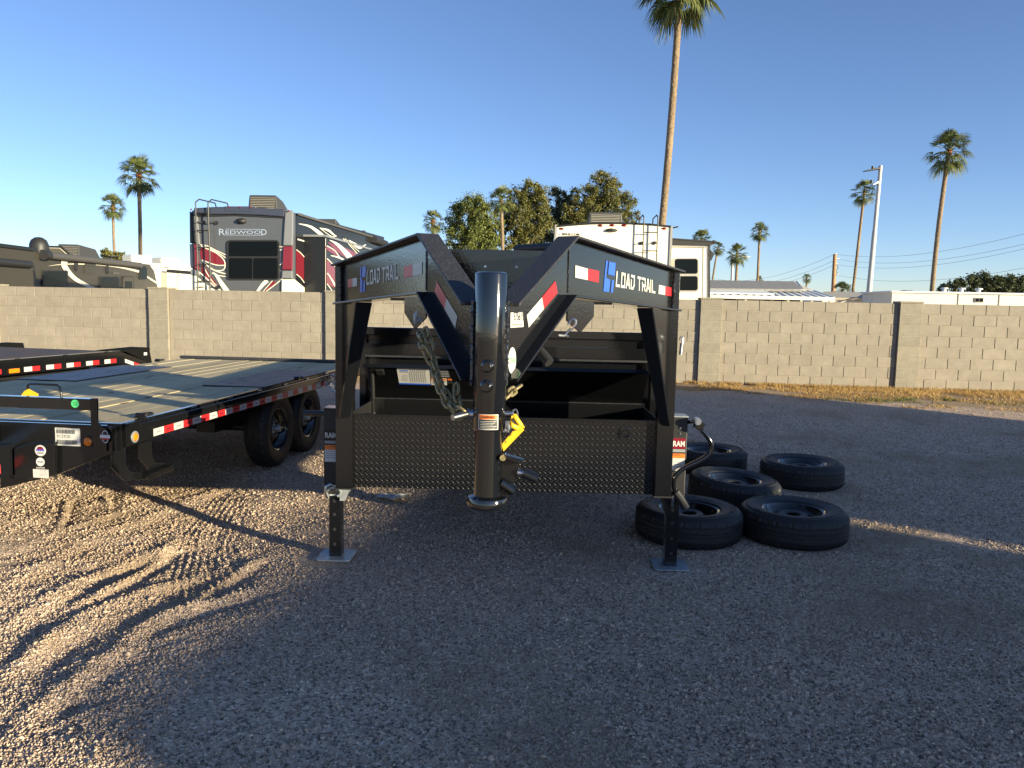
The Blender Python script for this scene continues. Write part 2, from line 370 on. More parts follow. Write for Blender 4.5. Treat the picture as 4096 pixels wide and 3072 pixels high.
TRACKS = [  # (list of photo points at 2212 px width, half width, kind)
    ([(0, 1285), (190, 1180), (330, 1120), (560, 1030)], .16, 'ridge', .008),
    ([(0, 1210), (150, 1150), (330, 1085), (470, 1050)], .12, 'ridge', .006),
    ([(0, 1390), (190, 1260), (300, 1215), (450, 1165)], .17, 'ridge', .017),
    ([(0, 1500), (120, 1400), (260, 1330), (420, 1270)], .16, 'ridge', .017),
    ([(40, 1460), (200, 1330), (330, 1280), (500, 1230)], .14, 'ridge', .015),
    ([(0, 1640), (120, 1530), (240, 1430), (420, 1360)], .15, 'ridge', .016),
    ([(90, 1350), (230, 1285), (360, 1200), (420, 1150)], .10, 'ridge', .015),
    ([(240, 1420), (380, 1330), (520, 1290), (620, 1260)], .14, 'ridge', .026),
    ([(400, 1350), (470, 1270), (560, 1215), (660, 1190)], .10, 'ridge', .015),
    ([(430, 1340), (420, 1240), (440, 1150), (500, 1070), (560, 1045)], .17, 'tread', .009),
    ([(540, 1340), (490, 1250), (470, 1180), (500, 1100), (560, 1060)], .15, 'tread', .008),
    ([(0, 1130), (190, 1085), (330, 1060)], .13, 'tread', .008),
    ([(0, 1180), (220, 1105), (420, 1055)], .14, 'tread', .009),
    ([(240, 1110), (235, 1085), (225, 1065)], .06, 'ridge', .015),
    ([(120, 1160), (145, 1115), (150, 1080)], .06, 'ridge', .015)]
TRW = [([gxy(*p) for p in t[0]], t[1] * .9, t[2], t[3]) for t in TRACKS]
def terrain(x, y):
    z = .213 * sstep(8.2, 14.4, y + x * .0818)
    near = np.exp(-np.maximum(0, np.hypot(x, y - 4) - 9) / 6)
    z = z + near * (.045 * vnoise(x * .55 + 9, y * .55 + 4, 3) + .022 * vnoise(x * 1.7, y * 1.7, 5) + .007 * vnoise(x * 5, y * 5, 6) + .0035 * vnoise(x * 13, y * 13, 8) + .002 * vnoise(x * 31, y * 31, 9))
    lw = sstep(-.9, -1.5, x) * sstep(8.6, 6.8, y)
    u, v = x * .80 + y * .60, -x * .60 + y * .80     # churned gravel streaked along the tracks
    z = z + lw * (.016 * vnoise(u * 1.1 + 3, v * 3.5, 12) + .007 * vnoise(u * 3, v * 10, 13) + .006 * vnoise(u * 9, v * 15, 14))
    for pts, hw, kind, amp in TRW:
        d, al, tot = polydist(x, y, pts); end = sstep(0, .35, al) * sstep(tot, tot - .35, al); w = vnoise(al * 3.1, al * 0 + hw * 90, 21)
        if kind == 'ridge':
            d2 = d + .05 * w; z = z + end * amp * (1 + .8 * w) * (np.exp(-((d2 - hw * .5) / (hw * .38)) ** 2) - .75 * np.exp(-((d2 + hw * .45) / (hw * .45)) ** 2))
        else:
            m_ = sstep(hw, hw * .8, np.abs(d)); z = z + end * m_ * amp * (np.sin(d * 2 * np.pi / .047 + 1.5 * w) * (.7 + .5 * w) - .5)
    # keep it level where things stand
    for cx, cy, r in PADS:
        k = sstep(r + .35, r, np.hypot(x - cx, y - cy)); z = z * (1 - k)
    return z
PADS = [(-1.16, 4.95, .25), (1.06, 4.85, .25), (2.12, 5.62, .42), (1.333, 5.59, .42), (1.949, 6.57, .42), (2.844, 7.39, .42), (2.08, 7.955, .42), (-2.37, 7.7, .35), (-2.3, 8.48, .35)]
def axis(lo, hi, step, far, g=1.16):
    a = list(np.arange(lo, hi + 1e-6, step)); d = step; x = hi
    while x < far[1]: d = min(d * g, 60); x += d; a.append(x)
    d = step; x = lo; pre = []
    while x > far[0]: d = min(d * g, 60); x -= d; pre.append(x)
    return np.array(pre[::-1] + a)
xs, ys = axis(-4.4, 4.2, .021, (-700, 700)), axis(1.9, 8.2, .018, (-300, 1500))
GX, GY = np.meshgrid(xs, ys); GZ = terrain(GX, GY)
nx, ny = len(xs), len(ys)
V = np.stack([GX, GY, GZ], -1).reshape(-1, 3); I = np.arange(nx * ny).reshape(ny, nx)
Fq = np.stack([I[:-1, :-1], I[:-1, 1:], I[1:, 1:], I[1:, :-1]], -1).reshape(-1, 4)
me = bpy.data.meshes.new('ground'); me.vertices.add(len(V)); me.vertices.foreach_set('co', V.ravel()); me.loops.add(Fq.size); me.loops.foreach_set('vertex_index', Fq.ravel()); me.polygons.add(len(Fq)); me.polygons.foreach_set('loop_start', np.arange(0, Fq.size, 4)); me.update(); me.validate()
ground = link('ground', me, M['gravel'], smooth=False); me.polygons.foreach_set('use_smooth', [True] * len(me.polygons)); ground['kind'] = 'structure'

# loose pebbles of the near gravel: real stones, instanced
def pebbles():
    sm = bmesh.new(); bmesh.ops.create_icosphere(sm, subdivisions=1, radius=1)
    for v in sm.verts: v.co *= random.uniform(.8, 1.15)
    me_ = bpy.data.meshes.new('pebble'); sm.to_mesh(me_); sm.free(); me_.materials.append(M['gravel']); me_.polygons.foreach_set('use_smooth', [True] * len(me_.polygons))
    ptsx, ptsy, rad = [], [], []
    for k_ in range(26):
        y0, y1 = 1.9 + .4 * k_, 2.3 + .4 * k_; ym = (y0 + y1) / 2; dens = 10500 * min(1, (3.2 / ym) ** 2.6) * min(1, max(.05, (12.4 - ym) / 4)); r0, r1 = .0029 + .0003 * ym, .0062 + .0005 * ym
        w = .70 * y1 + .5; n = int(dens * (y1 - y0) * 2 * w); x = RNG.uniform(-w, w, n); y = RNG.uniform(y0, y1, n)
        k = np.abs(x) < .70 * y + .45; x, y = x[k], y[k]
        # fewer where the sandy fines show
        q = vnoise(x * .9 + 40, y * .9 + 12, 33) + .4 * vnoise(x * 3, y * 3, 34); k = RNG.random(len(x)) < np.clip(1.15 - 2.2 * np.maximum(0, q - .1), .15, 1); x, y = x[k], y[k]
        ptsx.append(x); ptsy.append(y); rad.append(RNG.uniform(r0, r1, len(x)) * np.where(RNG.random(len(x)) < .04, 1.7, 1) * np.where(RNG.random(len(x)) < .0012, 2.6, 1))
    x, y, r_ = map(np.concatenate, (ptsx, ptsy, rad)); ok = np.ones(len(x), bool)
    for cx, cy, rr in PADS[:7]: ok &= np.hypot(x - cx, y - cy) > rr * .95
    x, y, r_ = x[ok], y[ok], r_[ok]; z = terrain(x, y) + r_ * .20
    pm = bpy.data.meshes.new('gravel_stones'); pm.vertices.add(len(x)); pm.vertices.foreach_set('co', np.stack([x, y, z], -1).ravel())
    at_ = pm.attributes.new('rad', 'FLOAT', 'POINT'); at_.data.foreach_set('value', r_.astype(np.float32))
    ro = pm.attributes.new('rot', 'FLOAT_VECTOR', 'POINT'); ro.data.foreach_set('vector', RNG.uniform(0, 6.28, (len(x), 3)).astype(np.float32).ravel())
    o = link('gravel_stones', pm, M['gravel']); o['kind'] = 'stuff'; o['label'] = 'loose grey and tan gravel stones strewn over the yard'; o['category'] = 'gravel'
    src = bpy.data.objects.new('pebble', me_)
    ng = bpy.data.node_groups.new('scatter', 'GeometryNodeTree'); ng.interface.new_socket('Geometry', in_out='INPUT', socket_type='NodeSocketGeometry'); ng.interface.new_socket('Geometry', in_out='OUTPUT', socket_type='NodeSocketGeometry')
    gi, go = ng.nodes.new('NodeGroupInput'), ng.nodes.new('NodeGroupOutput'); mp = ng.nodes.new('GeometryNodeMeshToPoints'); ip = ng.nodes.new('GeometryNodeInstanceOnPoints'); oi = ng.nodes.new('GeometryNodeObjectInfo'); oi.inputs[0].default_value = src
    a1 = ng.nodes.new('GeometryNodeInputNamedAttribute'); a1.data_type = 'FLOAT'; a1.inputs[0].default_value = 'rad'; a2 = ng.nodes.new('GeometryNodeInputNamedAttribute'); a2.data_type = 'FLOAT_VECTOR'; a2.inputs[0].default_value = 'rot'
    vm = ng.nodes.new('ShaderNodeVectorMath'); vm.operation = 'MULTIPLY'; vm.inputs[1].default_value = (1.2, 1.0, .55); L = ng.links
    L.new(gi.outputs[0], mp.inputs[0]); L.new(mp.outputs[0], ip.inputs['Points']); L.new(oi.outputs['Geometry'], ip.inputs['Instance']); L.new(a1.outputs[0], vm.inputs[0]); L.new(vm.outputs[0], ip.inputs['Scale']); L.new(a2.outputs[0], ip.inputs['Rotation']); L.new(ip.outputs[0], go.inputs[0])
    md = o.modifiers.new('scatter', 'NODES'); md.node_group = ng
pebbles()

# ---------------------------------------------------------------- block wall
BW, BH, J = .4064, .2032, .010
def block_mesh(w, h, d, seed):
    r = random.Random(seed); b = bmesh.new(); bmesh.ops.create_cube(b, size=1)
    for v in b.verts: v.co = Vector((v.co.x * w, v.co.y * d, v.co.z * h))
    bmesh.ops.bevel(b, geom=[e for e in b.edges], offset=.004, segments=1, affect='EDGES')
    me_ = bpy.data.meshes.new('block'); b.to_mesh(me_); b.free(); return me_
BM = {}
def bmesh_for(w, d, pil=False):
    k = (round(w, 3), d, pil)
    if k not in BM: BM[k] = block_mesh(w, BH - J, d, 1); BM[k].materials.append(M['block_pil' if pil else 'block'])
    return BM[k]
PIL_D, FACE = .06, .06
PN = ['behind the far left trailer ramp', '', '', '', '', '', '']
plabels = {-1: 'tan block wall stretch under the dark grey camper at far left', 0: 'tan block wall stretch under the red and grey camper', 1: 'block wall stretch mostly hidden behind the gooseneck trailer, left half',
           2: 'block wall stretch mostly hidden behind the gooseneck trailer, right half', 3: 'block wall stretch behind the dry grass, under the grey-shingled house', 4: 'rightmost block wall stretch with a pale scuff, past the last pilaster'}
qlabels = {-1: 'block wall pilaster beyond the left edge of the frame', 0: 'leftmost block wall pilaster beside the dark grey camper', 1: 'block wall pilaster below the right side of the red camper', 2: 'block wall pilaster hidden behind the gooseneck coupler',
           3: 'block wall pilaster just right of the white camper', 4: 'rightmost block wall pilaster right of the light pole', 5: 'block wall pilaster beyond the right edge of the frame'}
S0, SP = -7.4056, 3.66
for i in range(-1, 6):
    s = S0 + SP * i
    p = empty('wall_pilaster', WALL.W(s, 0, 0), WALL.yaw); tag(p, qlabels[i], 'pilaster', 'pilasters of the block wall')
    MB().box(.008, BW - .008, .006, .34, -.3, 1.626).build('mortar_core', M['mortar'], p)
    for c in range(-1, 8):
        inst('block', bmesh_for(BW - .002, .30, True), p, (BW / 2, .15 + random.uniform(-.003, .003), c * BH + BH / 2))
    MB().box(-.012, BW + .012, -.012, .36, 1.6256, 1.663).build('cap', M['block_pil'], p, bev=.006)
for i in range(-1, 5):
    s = S0 + SP * i + BW; Lw = SP - BW
    p = empty('block_wall', WALL.W(s, FACE, 0), WALL.yaw); tag(p, plabels[i], 'wall', 'stretches of the block wall')
    MB().box(.002, Lw - .002, .010, .20, -.3, 1.60).build('mortar_core', M['mortar'], p)
    for c in range(-1, 8):
        x = -(.12 + (0 if c % 2 else BW / 2)) + (.05 * (i % 3))
        while x < Lw - .02:
            a, b_ = max(x, 0) + J / 2, min(x + BW, Lw) - J / 2
            if b_ - a > .03:
                o = inst('block', bmesh_for(b_ - a, .20), p, ((a + b_) / 2, .10 + random.uniform(-.0025, .0025), c * BH + BH / 2))
                o.rotation_euler = (random.uniform(-.004, .004), 0, random.uniform(-.004, .004))
            x += BW

# dry grass along the wall foot
def grass():
    for nm, m, n, fx, lab, hgt in (('dry_grass', 'grass', 70000, None, 'dry straw-coloured grass along the wall foot', .07), ('green_grass', 'grass_green', 2300, 1, 'sparse green weeds at the edge of the dry grass', .05)):
        x = RNG.uniform(-5.5, 10.5, n); d = RNG.random(n) ** 1.5
        if fx: x = RNG.normal(6.8, .75, n); y = 15.01 - .0818 * x - 1.7 + RNG.normal(0, .13, n) + .25 * vnoise(x * 2, x * 0, 71); k = vnoise(x * 3, y * 3, 72) > -.08; x, y, d = x[k], y[k], d[k]
        else:
            wdt = 1.15 + 1.15 * sstep(3.2, 7.0, x) + .3 * vnoise(x * 1.3, x * 0, 50); y = 15.01 - .0818 * x + .05 - d * wdt * 1.15
            k = (vnoise(x * 2.2, y * 3.5, 51) + .5 * vnoise(x * 7, y * 7, 52) + .28 - .42 * d > -.05); x, y, d = x[k], y[k], d[k]
        n = len(x); z = terrain(x, y) - .01; h = hgt * RNG.uniform(.45, 1.5, n) * (1 - .5 * d[:n] if not fx else 1); a = RNG.uniform(0, 6.28, n); w = RNG.uniform(.004, .009, n); l = RNG.uniform(.2, 1.1, n) * h; b = RNG.uniform(0, 6.28, n)
        P = np.empty((n, 3, 3)); P[:, 0] = np.stack([x - np.cos(a) * w, y - np.sin(a) * w, z], -1); P[:, 1] = np.stack([x + np.cos(a) * w, y + np.sin(a) * w, z], -1); P[:, 2] = np.stack([x + np.cos(b) * l, y + np.sin(b) * l, z + h], -1)
        me_ = bpy.data.meshes.new(nm); me_.from_pydata(P.reshape(-1, 3).tolist(), [], np.arange(3 * n).reshape(-1, 3).tolist())
        o = link(nm, me_, M[m]); tag(o, lab, 'grass', None, 'stuff')
grass()
# bare dirt strip below the grass
mb = MB(); n = 60
for k in range(n + 1):
    x = -6 + 17 * k / n; yw = 15.01 - .0818 * x + .055; wd_ = 1.4 + 1.1 * float(sstep(3.5, 7.5, np.array([x]))[0]) + random.uniform(-.12, .12)
    for q in range(7):
        y = yw - wd_ * q / 6; mb.v.append((x, y, float(terrain(np.array([x]), np.array([y]))[0]) + (.006 if q < 6 else -.02)))
for k in range(n):
    for q in range(6): mb.f.append((k * 7 + q, (k + 1) * 7 + q, (k + 1) * 7 + q + 1, k * 7 + q + 1))
o = mb.build('dirt_strip', M['dirt'], smooth=True); o['kind'] = 'structure'
# ---------------------------------------------------------------- wheel (shared by the trailers and the spare wheels): axis = local z, outer face +z
def tyre_mesh():
    prof = [(.222, -.085), (.235, -.104), (.285, -.117), (.33, -.116), (.362, -.104), (.380, -.090), (.388, -.076), (.3905, -.058), (.383, -.055), (.383, -.047), (.391, -.044), (.3915, -.020), (.384, -.017), (.384, -.009), (.392, -.006)]
    prof = prof + [(r, -z) for r, z in prof[::-1]]
    prof = prof + [(.212, .080), (.212, -.080)]
    def rf(r, z, i, k):
        if .372 < r < .3895 and abs(z) > .07: return r - (.013 if k % 2 else 0)      # shoulder lugs
        if r > .3885: return r - (.006 if (k + i // 2) % 3 == 0 else 0)
        return r
    b = MB().lathe(prof, 132, closed=True, rf=rf)
    for s in (-1, 1):   # raised sidewall lettering
        for k in range(46):
            if k % 23 > 14: continue
            t = 2 * math.pi * k / 46; w = .011 + .004 * (k % 3); c, sn = math.cos(t), math.sin(t); P = [Vector((c * r - sn * u, sn * r + c * u, s * .1165)) for r, u in ((.300, -w), (.325, -w), (.325, w), (.300, w))]
            b.prism(P, (0, 0, s), .003)
        b.lathe([(.336, s * .1145), (.338, s * .1185), (.342, s * .1180), (.344, s * .1115)], 90)
    return b
def rim_mesh():
    return MB().lathe([(.214, .092), (.222, .099), (.226, .096), (.222, .088), (.205, .080), (.203, .060), (.182, .045), (.178, -.03), (.20, -.075), (.222, -.09), (.226, -.098), (.218, -.1), (.196, -.082), (.172, -.035), (.17, .035), (.196, .066), (.206, .09)], 48, closed=True)
def disc_mesh():
    b = MB(); n = 48; rings = [(.052, .030), (.060, .040), (.098, .044), (.112, .034), (.155, .012), (.174, .008)]
    m = len(rings)
    for k in range(n):
        t = 2 * math.pi * k / n
        for r, z in rings: b.v.append((r * math.cos(t), r * math.sin(t), z))
    for k in range(n):
        l = (k + 1) % n
        for i in range(m - 1):
            if i == 3 and k % 6 in (0, 1, 2): continue                                  # hand holes
            b.f.append((k * m + i, l * m + i, l * m + i + 1, k * m + i + 1))
    me_ = b.mesh('disc'); return me_
TYRE = tyre_mesh().mesh('tyre'); RIM = rim_mesh().mesh('rim'); DISC = disc_mesh()
HUB = MB().lathe([(.0, .115), (.028, .115), (.036, .105), (.038, .05), (.05, .045), (.052, .0)], 20)
for k in range(8):
    t = 2 * math.pi * (k + .5) / 8; HUB.cyl((.078 * math.cos(t), .078 * math.sin(t), .03), (.078 * math.cos(t), .078 * math.sin(t), .066), .010, .009, 6)
HUB = HUB.mesh('hub')
for me_, mm in ((TYRE, 'rubber'), (RIM, 'black'), (DISC, 'black_matte'), (HUB, 'galv')):
    bm = bmesh.new(); bm.from_mesh(me_); bmesh.ops.recalc_face_normals(bm, faces=bm.faces); bm.to_mesh(me_); bm.free()
    me_.materials.append(M[mm]); me_.polygons.foreach_set('use_smooth', [True] * len(me_.polygons)); me_.set_sharp_from_angle(angle=R(38))
def wheel(parent, loc, rot, hub=True, sc=1.0):
    w = bpy.data.objects.new('wheel', TYRE); COL.objects.link(w); w.parent = parent; w.location = loc; w.rotation_euler = rot; w.scale = (sc, sc, sc)
    inst('rim', RIM, w, (0, 0, 0)); inst('wheel_disc', DISC, w, (0, 0, .012))
    if hub: inst('hub', HUB, w, (0, 0, 0))
    return w

# ---------------------------------------------------------------- gooseneck dump trailer
GA = Frame((-.045, 4.8, 0), -1.4)
gt = empty('gooseneck_trailer', GA.o, GA.yaw)
tag(gt, 'black gooseneck dump trailer nosed at the camera, coupler tube and twin necks in front', 'trailer')
UPX = 1.006
def mir(p, s): return Vector((p[0] * s, p[1], p[2]))
def weld(path, r, parent, seed=1):
    """a bead of overlapping ripples along a path"""
    pts, rs = [], []; rr = random.Random(seed); path = [Vector(p) for p in path]
    for a, b_ in zip(path[:-1], path[1:]):
        n = max(3, int((b_ - a).length / .008))
        for k in range(n):
            pts.append(a.lerp(b_, k / n) + Vector((rr.uniform(-1, 1), rr.uniform(-1, 1), rr.uniform(-1, 1))) * r * .18); rs.append(r * (1.15 if k % 2 else .8))
    pts.append(path[-1]); rs.append(r)
    return MB().tube(pts, rs, 6).build('weld_bead', M['weld'], parent, smooth=True)
C0, C1, C2 = Vector((UPX, -.052, 0)), Vector((.315, -1.30, 0)), Vector((.066, -1.805, 0))
ZT = (1.918, 2.003, 1.700); ZB = (1.668, 1.729, 1.392)
FW, FT, WT = .104, .012, .009
def hn(a, b_):
    d = (b_ - a); d.z = 0; d.normalize(); return Vector((-d.y, d.x, 0))
n01, n12 = hn(C0, C1), hn(C1, C2)
nm_ = (n01 + n12).normalized(); nm_ = nm_ / nm_.dot(n01)
for s in (-1, 1):
    side = 'left' if s < 0 else 'right'
    beam = None
    # web
    w = MB()
    for a, b_, na, nb, ia, ib in ((C0, C1, n01, nm_, 0, 1), (C1, C2, nm_, n12, 1, 2)):
        q = []
        for c, n, z in ((a, na, ZB[ia] + .005), (b_, nb, ZB[ib] + .005), (b_, nb, ZT[ib] - .006), (a, na, ZT[ia] - .006)):
            q.append((Vector((c.x, c.y, z)), n))
        w.hexa([mir(p - n * WT / 2, s) for p, n in q], [mir(p + n * WT / 2, s) for p, n in q])
    beam = w.build('gooseneck_beam', M['black'], gt)
    for nm, Z, dz in (('top_flange', ZT, -FT), ('bottom_flange', ZB, FT)):
        f = MB(); L_, U_ = [], []
        c0 = C0 + (C0 - C1).normalized() * (.10 if nm == 'top_flange' else .06)
        cs = [c0, C1, C2]; ns = [n01, nm_, n12]
        zs = list(Z)
        A_ = [(Vector((c.x, c.y, z)) - n * FW / 2, Vector((c.x, c.y, z)) + n * FW / 2) for c, n, z in zip(cs, ns, zs)]
        for k in range(2):
            a, b_, c, d = A_[k][0], A_[k][1], A_[k + 1][1], A_[k + 1][0]; t = Vector((0, 0, dz * (1 if k == 0 else 1.2)))
            f.hexa([mir(p, s) for p in (a, b_, c, d)], [mir(p + t, s) for p in (a, b_, c, d)])
        f.build(nm, M['black_dusty' if nm == 'top_flange' else 'black'], beam, bev=.003)
    # cover plate on the bend, curling down to the coupler
    weld([mir(Vector((C1.x, C1.y, ZB[1] + .02)) + nm_ * (WT / 2 + .002), s), mir(Vector((C1.x, C1.y, ZT[1] - .02)) + nm_ * (WT / 2 + .002), s)], .004, beam, 3)
    weld([mir(Vector((.066, -1.845, ZB[2] - .012)), s), mir(Vector((.066, -1.845, ZT[2] + .004)), s)], .009, beam, 4)
    weld([mir(C0 + n01 * .014 + Vector((0, -.004, ZB[0] + .012)), s), mir(C0 + n01 * .014 + Vector((0, -.004, ZT[0] - .012)), s)], .009, beam, 5)
    # decals on the outer face of the web: traced on the real web planes
    nA, nB = mir(n01, s), mir(n12, s); wA, wB = GA.ex * nA.x + GA.ey * nA.y, GA.ex * nB.x + GA.ey * nB.y
    pA = mir(Vector((C0.x, C0.y, 1.8)) + n01 * (WT / 2 + .0015), s); pB = mir(Vector((C1.x, C1.y, 1.8)) + n12 * (WT / 2 + .0015), s)
    zn = 1 if s < 0 else 2
    def fa(x, y): return GA.loc(onplane(*zz(zn, x, y), GA.W(*pA), wA))
    def fb(x, y): return GA.loc(onplane(*zz(zn, x, y), GA.W(*pB), wB))
    def quad(name, f, pts, m, t=.0008):
        nrm = nA if f is fa else nB
        return MB().prism([f(*p) for p in pts], nrm, t).build(name, m, beam)
    if s > 0:
        quad('white_tape', fa, [(888, 500), (1025, 538), (1025, 665), (886, 637)], M['white_tape']); quad('red_tape', fa, [(1027, 538), (1150, 565), (1146, 692), (1027, 665)], M['red_tape'])
        quad('white_tape', fa, [(1812, 716), (1883, 734), (1880, 830), (1806, 817)], M['white_tape']); quad('red_tape', fa, [(1885, 734), (1950, 748), (1949, 843), (1882, 830)], M['red_tape'])
        for p in ([(1229, 452), (1246, 450), (1226, 640), (1273, 662), (1260, 797), (1198, 788), (1212, 620)], [(1262, 460), (1333, 476), (1322, 618), (1250, 600)], [(1292, 662), (1315, 667), (1302, 803), (1280, 800)]):
            quad('logo', fa, p, M['blue_decal'])
        Pt = {k: fa(*v) for k, v in dict(bl=(1338, 738), br=(1766, 812), tl=(1350, 566), tr=(1762, 668)).items()}
        quad('white_tape', fb, [(350, 1052), (519, 855), (540, 985), (372, 1190)], M['white_tape']); quad('red_tape', fb, [(520, 853), (667, 675), (690, 806), (541, 983)], M['red_tape'])
        quad('stock_label', fb, [(172, 1024), (308, 1018), (314, 1182), (170, 1192)], M['paper'])
        for k in range(11): x = 182 + k * 11; quad('barcode_bar', fb, [(x, 1150), (x + 6, 1150), (x + 6, 1168), (x, 1168)], M['ink'], .0015)
        e1 = (fb(300, 1075) - fb(180, 1078)); text('375619', .034, M['ink'], beam, fb(200, 1113) + nB * .0012, e1, (0, 0, 1), w=.088)
        c = fb(188, 1553); tg = MB().prism([c + Vector((nB.y * -.033 * math.cos(t), nB.x * .033 * math.cos(t), .052 * math.sin(t))) for t in (2 * math.pi * k / 24 for k in range(24))], nB, .0008).build('round_sticker', M['paper'], beam)
        text('TOUGH', .020, M['green'], beam, c + nB * .0012 - e1.normalized() * .026 - Vector((0, 0, .009)), e1, (0, 0, 1), w=.052, bold=.02)
    else:
        quad('red_tape', fa, [(308, 658), (358, 648), (358, 740), (308, 748)], M['red_tape']); quad('white_tape', fa, [(360, 648), (411, 638), (411, 730), (360, 740)], M['white_tape'])
        quad('red_tape', fa, [(926, 515), (1022, 492), (1022, 622), (928, 642)], M['red_tape']); quad('white_tape', fa, [(1024, 492), (1130, 464), (1128, 600), (1024, 622)], M['white_tape'])
        for p in ([(447, 520), (459, 518), (455, 640), (470, 655), (468, 800), (443, 800)], [(470, 520), (508, 508), (505, 625), (464, 636)], [(482, 675), (500, 672), (499, 790), (478, 797)]):
            quad('logo', fa, p, M['blue_decal'])
        Pt = {k: fa(*v) for k, v in dict(bl=(518, 718), br=(864, 655), tl=(524, 560), tr=(862, 486)).items()}
        quad('red_tape', fb, [(1292, 678), (1398, 860), (1378, 980), (1268, 790)], M['red_tape']); quad('white_tape', fb, [(1400, 862), (1520, 1065), (1496, 1195), (1378, 982)], M['white_tape'])
    UT = 7.98
    def lt(u, v, Pt=Pt):
        k = u / UT; return (Pt['bl'].lerp(Pt['br'], k)).lerp(Pt['tl'].lerp(Pt['tr'], k), v)
    stroke_text('LOAD', lt, .1, M['white_decal'], beam, th=.17, nrm=nA)
    stroke_text('TRAIL', lt, .1, M['white_decal'], beam, th=.17, nrm=nA, u=4.25)
    # upright post with end plate
    up = MB().box(s * UPX - .052, s * UPX + .052, -.05, .05, .515, 1.905).build('upright', M['black'], gt, bev=.004)
    MB().box(s * UPX - .058, s * UPX + .058, -.056, .056, .503, .514).build('end_plate', M['black_matte'], up)
    # tapered gusset under the beam with its edge flange
    g0 = mir(Vector((UPX, -.051, 1.668)), s); g1 = mir(C0.lerp(C1, .30) + Vector((0, 0, 1.668 + .3 * .062)), s); g2 = mir(Vector((UPX, -.051, .965)), s); dn = mir(n01, s)
    g = MB().prism([g0, g1, g2], dn, .008).build('gusset', M['black'], gt)
    MB().hexa([g1 - dn * .045, g1 + dn * .045, g2 + dn * .03, g2 - dn * .03], [p + Vector((-s * .008, -.008, -.004)) for p in (g1 - dn * .045, g1 + dn * .045, g2 + dn * .03, g2 - dn * .03)]).build('gusset_flange', M['black'], g)
    weld([g0 + Vector((-s * .004, -.003, -.01)), g2 + Vector((-s * .004, -.003, 0))], .006, g, 6)
    # small cast hook bracket under the bend
    k0 = mir(C0.lerp(C1, .80) + Vector((0, 0, 1.712)), s); k1 = mir(C1 + Vector((0, 0, 1.725)), s)
    MB().prism([k0, k1, k1 + Vector((0, 0, -.10)), k1.lerp(k0, .5) + Vector((0, 0, -.15)), k0 + Vector((0, 0, -.07))], dn, .008).build('chain_bracket', M['black'], gt)
# plate between the necks
cp = MB().box(-.57, .57, -.83, -.815, 1.70, 1.955).box(-.57, .57, -.83, -.77, 1.955, 1.967).build('cross_plate', M['black'], gt)
for n_, x, y in ((1, 1830, 515), (1, 2175, 520), (2, 240, 520)):
    p = GA.py(n_, x, y, -.831); MB().cyl(p, p + Vector((0, -.012, 0)), .007, n=10).build('bolt', M['zinc'], cp, smooth=True)
# coupler
CX, CY = 0.003, -1.83
ct = MB().lathe([(.0, 1.815), (.054, 1.815), (.062, 1.812), (.064, 1.805), (.064, 1.214), (.062, 1.208), (.05, 1.208)], 40, Matrix.Translation((CX, CY, 0))).build('coupler_tube', M['black_clean'], gt, smooth=True)
inn = MB().lathe([(.05, 1.215), (.0555, 1.215), (.0555, .955), (.056, .948), (.078, .940), (.083, .925), (.083, .908), (.078, .900), (.045, .895), (.0, .905)], 40, Matrix.Translation((CX, CY, 0))).build('inner_tube', M['black_clean'], ct, smooth=True)
for n_, x, y in ((18, 2030, 605), (18, 2015, 900)):
    p = GA.py(n_, x, y, CY - .062)
    bo = MB().lathe([(.0, .036), (.013, .036), (.0155, .028), (.0155, .018), (.021, .017), (.022, .006), (.026, .004), (.026, -.01)], 6 * 3, Matrix.Translation(p) @ Matrix.Rotation(R(90), 4, 'X')).cyl(p + Vector((0, -.015, 0)), p + Vector((0, -.044, 0)), .0205, .019, 6).build('set_bolt', M['black_clean'], ct, smooth=True, bev=.002)
# warning label wrapped on the tube
def wrap(name, m, x0, x1, z0, z1, rr, parent=ct, n=24):
    b = MB(); a0, a1 = math.asin(x0 / rr), math.asin(x1 / rr)
    P0 = [(rr * math.sin(a0 + (a1 - a0) * k / n) + CX, CY - rr * math.cos(a0 + (a1 - a0) * k / n)) for k in range(n + 1)]
    b.add([(x, y, z0) for x, y in P0] + [(x, y, z1) for x, y in P0], [(k, k + 1, n + 2 + k, n + 1 + k) for k in range(n)])
    return b.build(name, m, parent, smooth=True, fix=False)
lx0 = GA.py(3, 1742, 690, CY - .06).x; lx1 = GA.py(3, 1962, 690, CY - .06).x; lz1 = GA.py(3, 1850, 602, CY - .06).z; lz0 = GA.py(3, 1850, 772, CY - .06).z
lx0, lx1 = max(lx0, -.05), min(lx1, .05)
wl = wrap('warning_label', M['paper'], lx0, lx1, lz0, lz1, .0645)
wrap('orange_band', M['orange'], lx0 + .003, lx1 - .003, lz1 - .0185, lz1 - .002, .0656, wl); wrap('black_field', M['ink'], lx0 + .003, lx1 - .003, lz0 + .003, lz1 - .020, .0656, wl)
text('WARNING', .0095, M['ink'], wl, (0.004, CY - .0668, lz1 - .0145), (1, 0, 0), (0, 0, 1), anchor='c', w=.05, off=.0005, bold=.02)
for k in range(5):
    wrap('text_line', M['paper'], lx0 + .006, lx1 - (.006 + .006 * (k % 3)), lz1 - .0278 - k * .0062, lz1 - .0262 - k * .0062, .0664, wl)
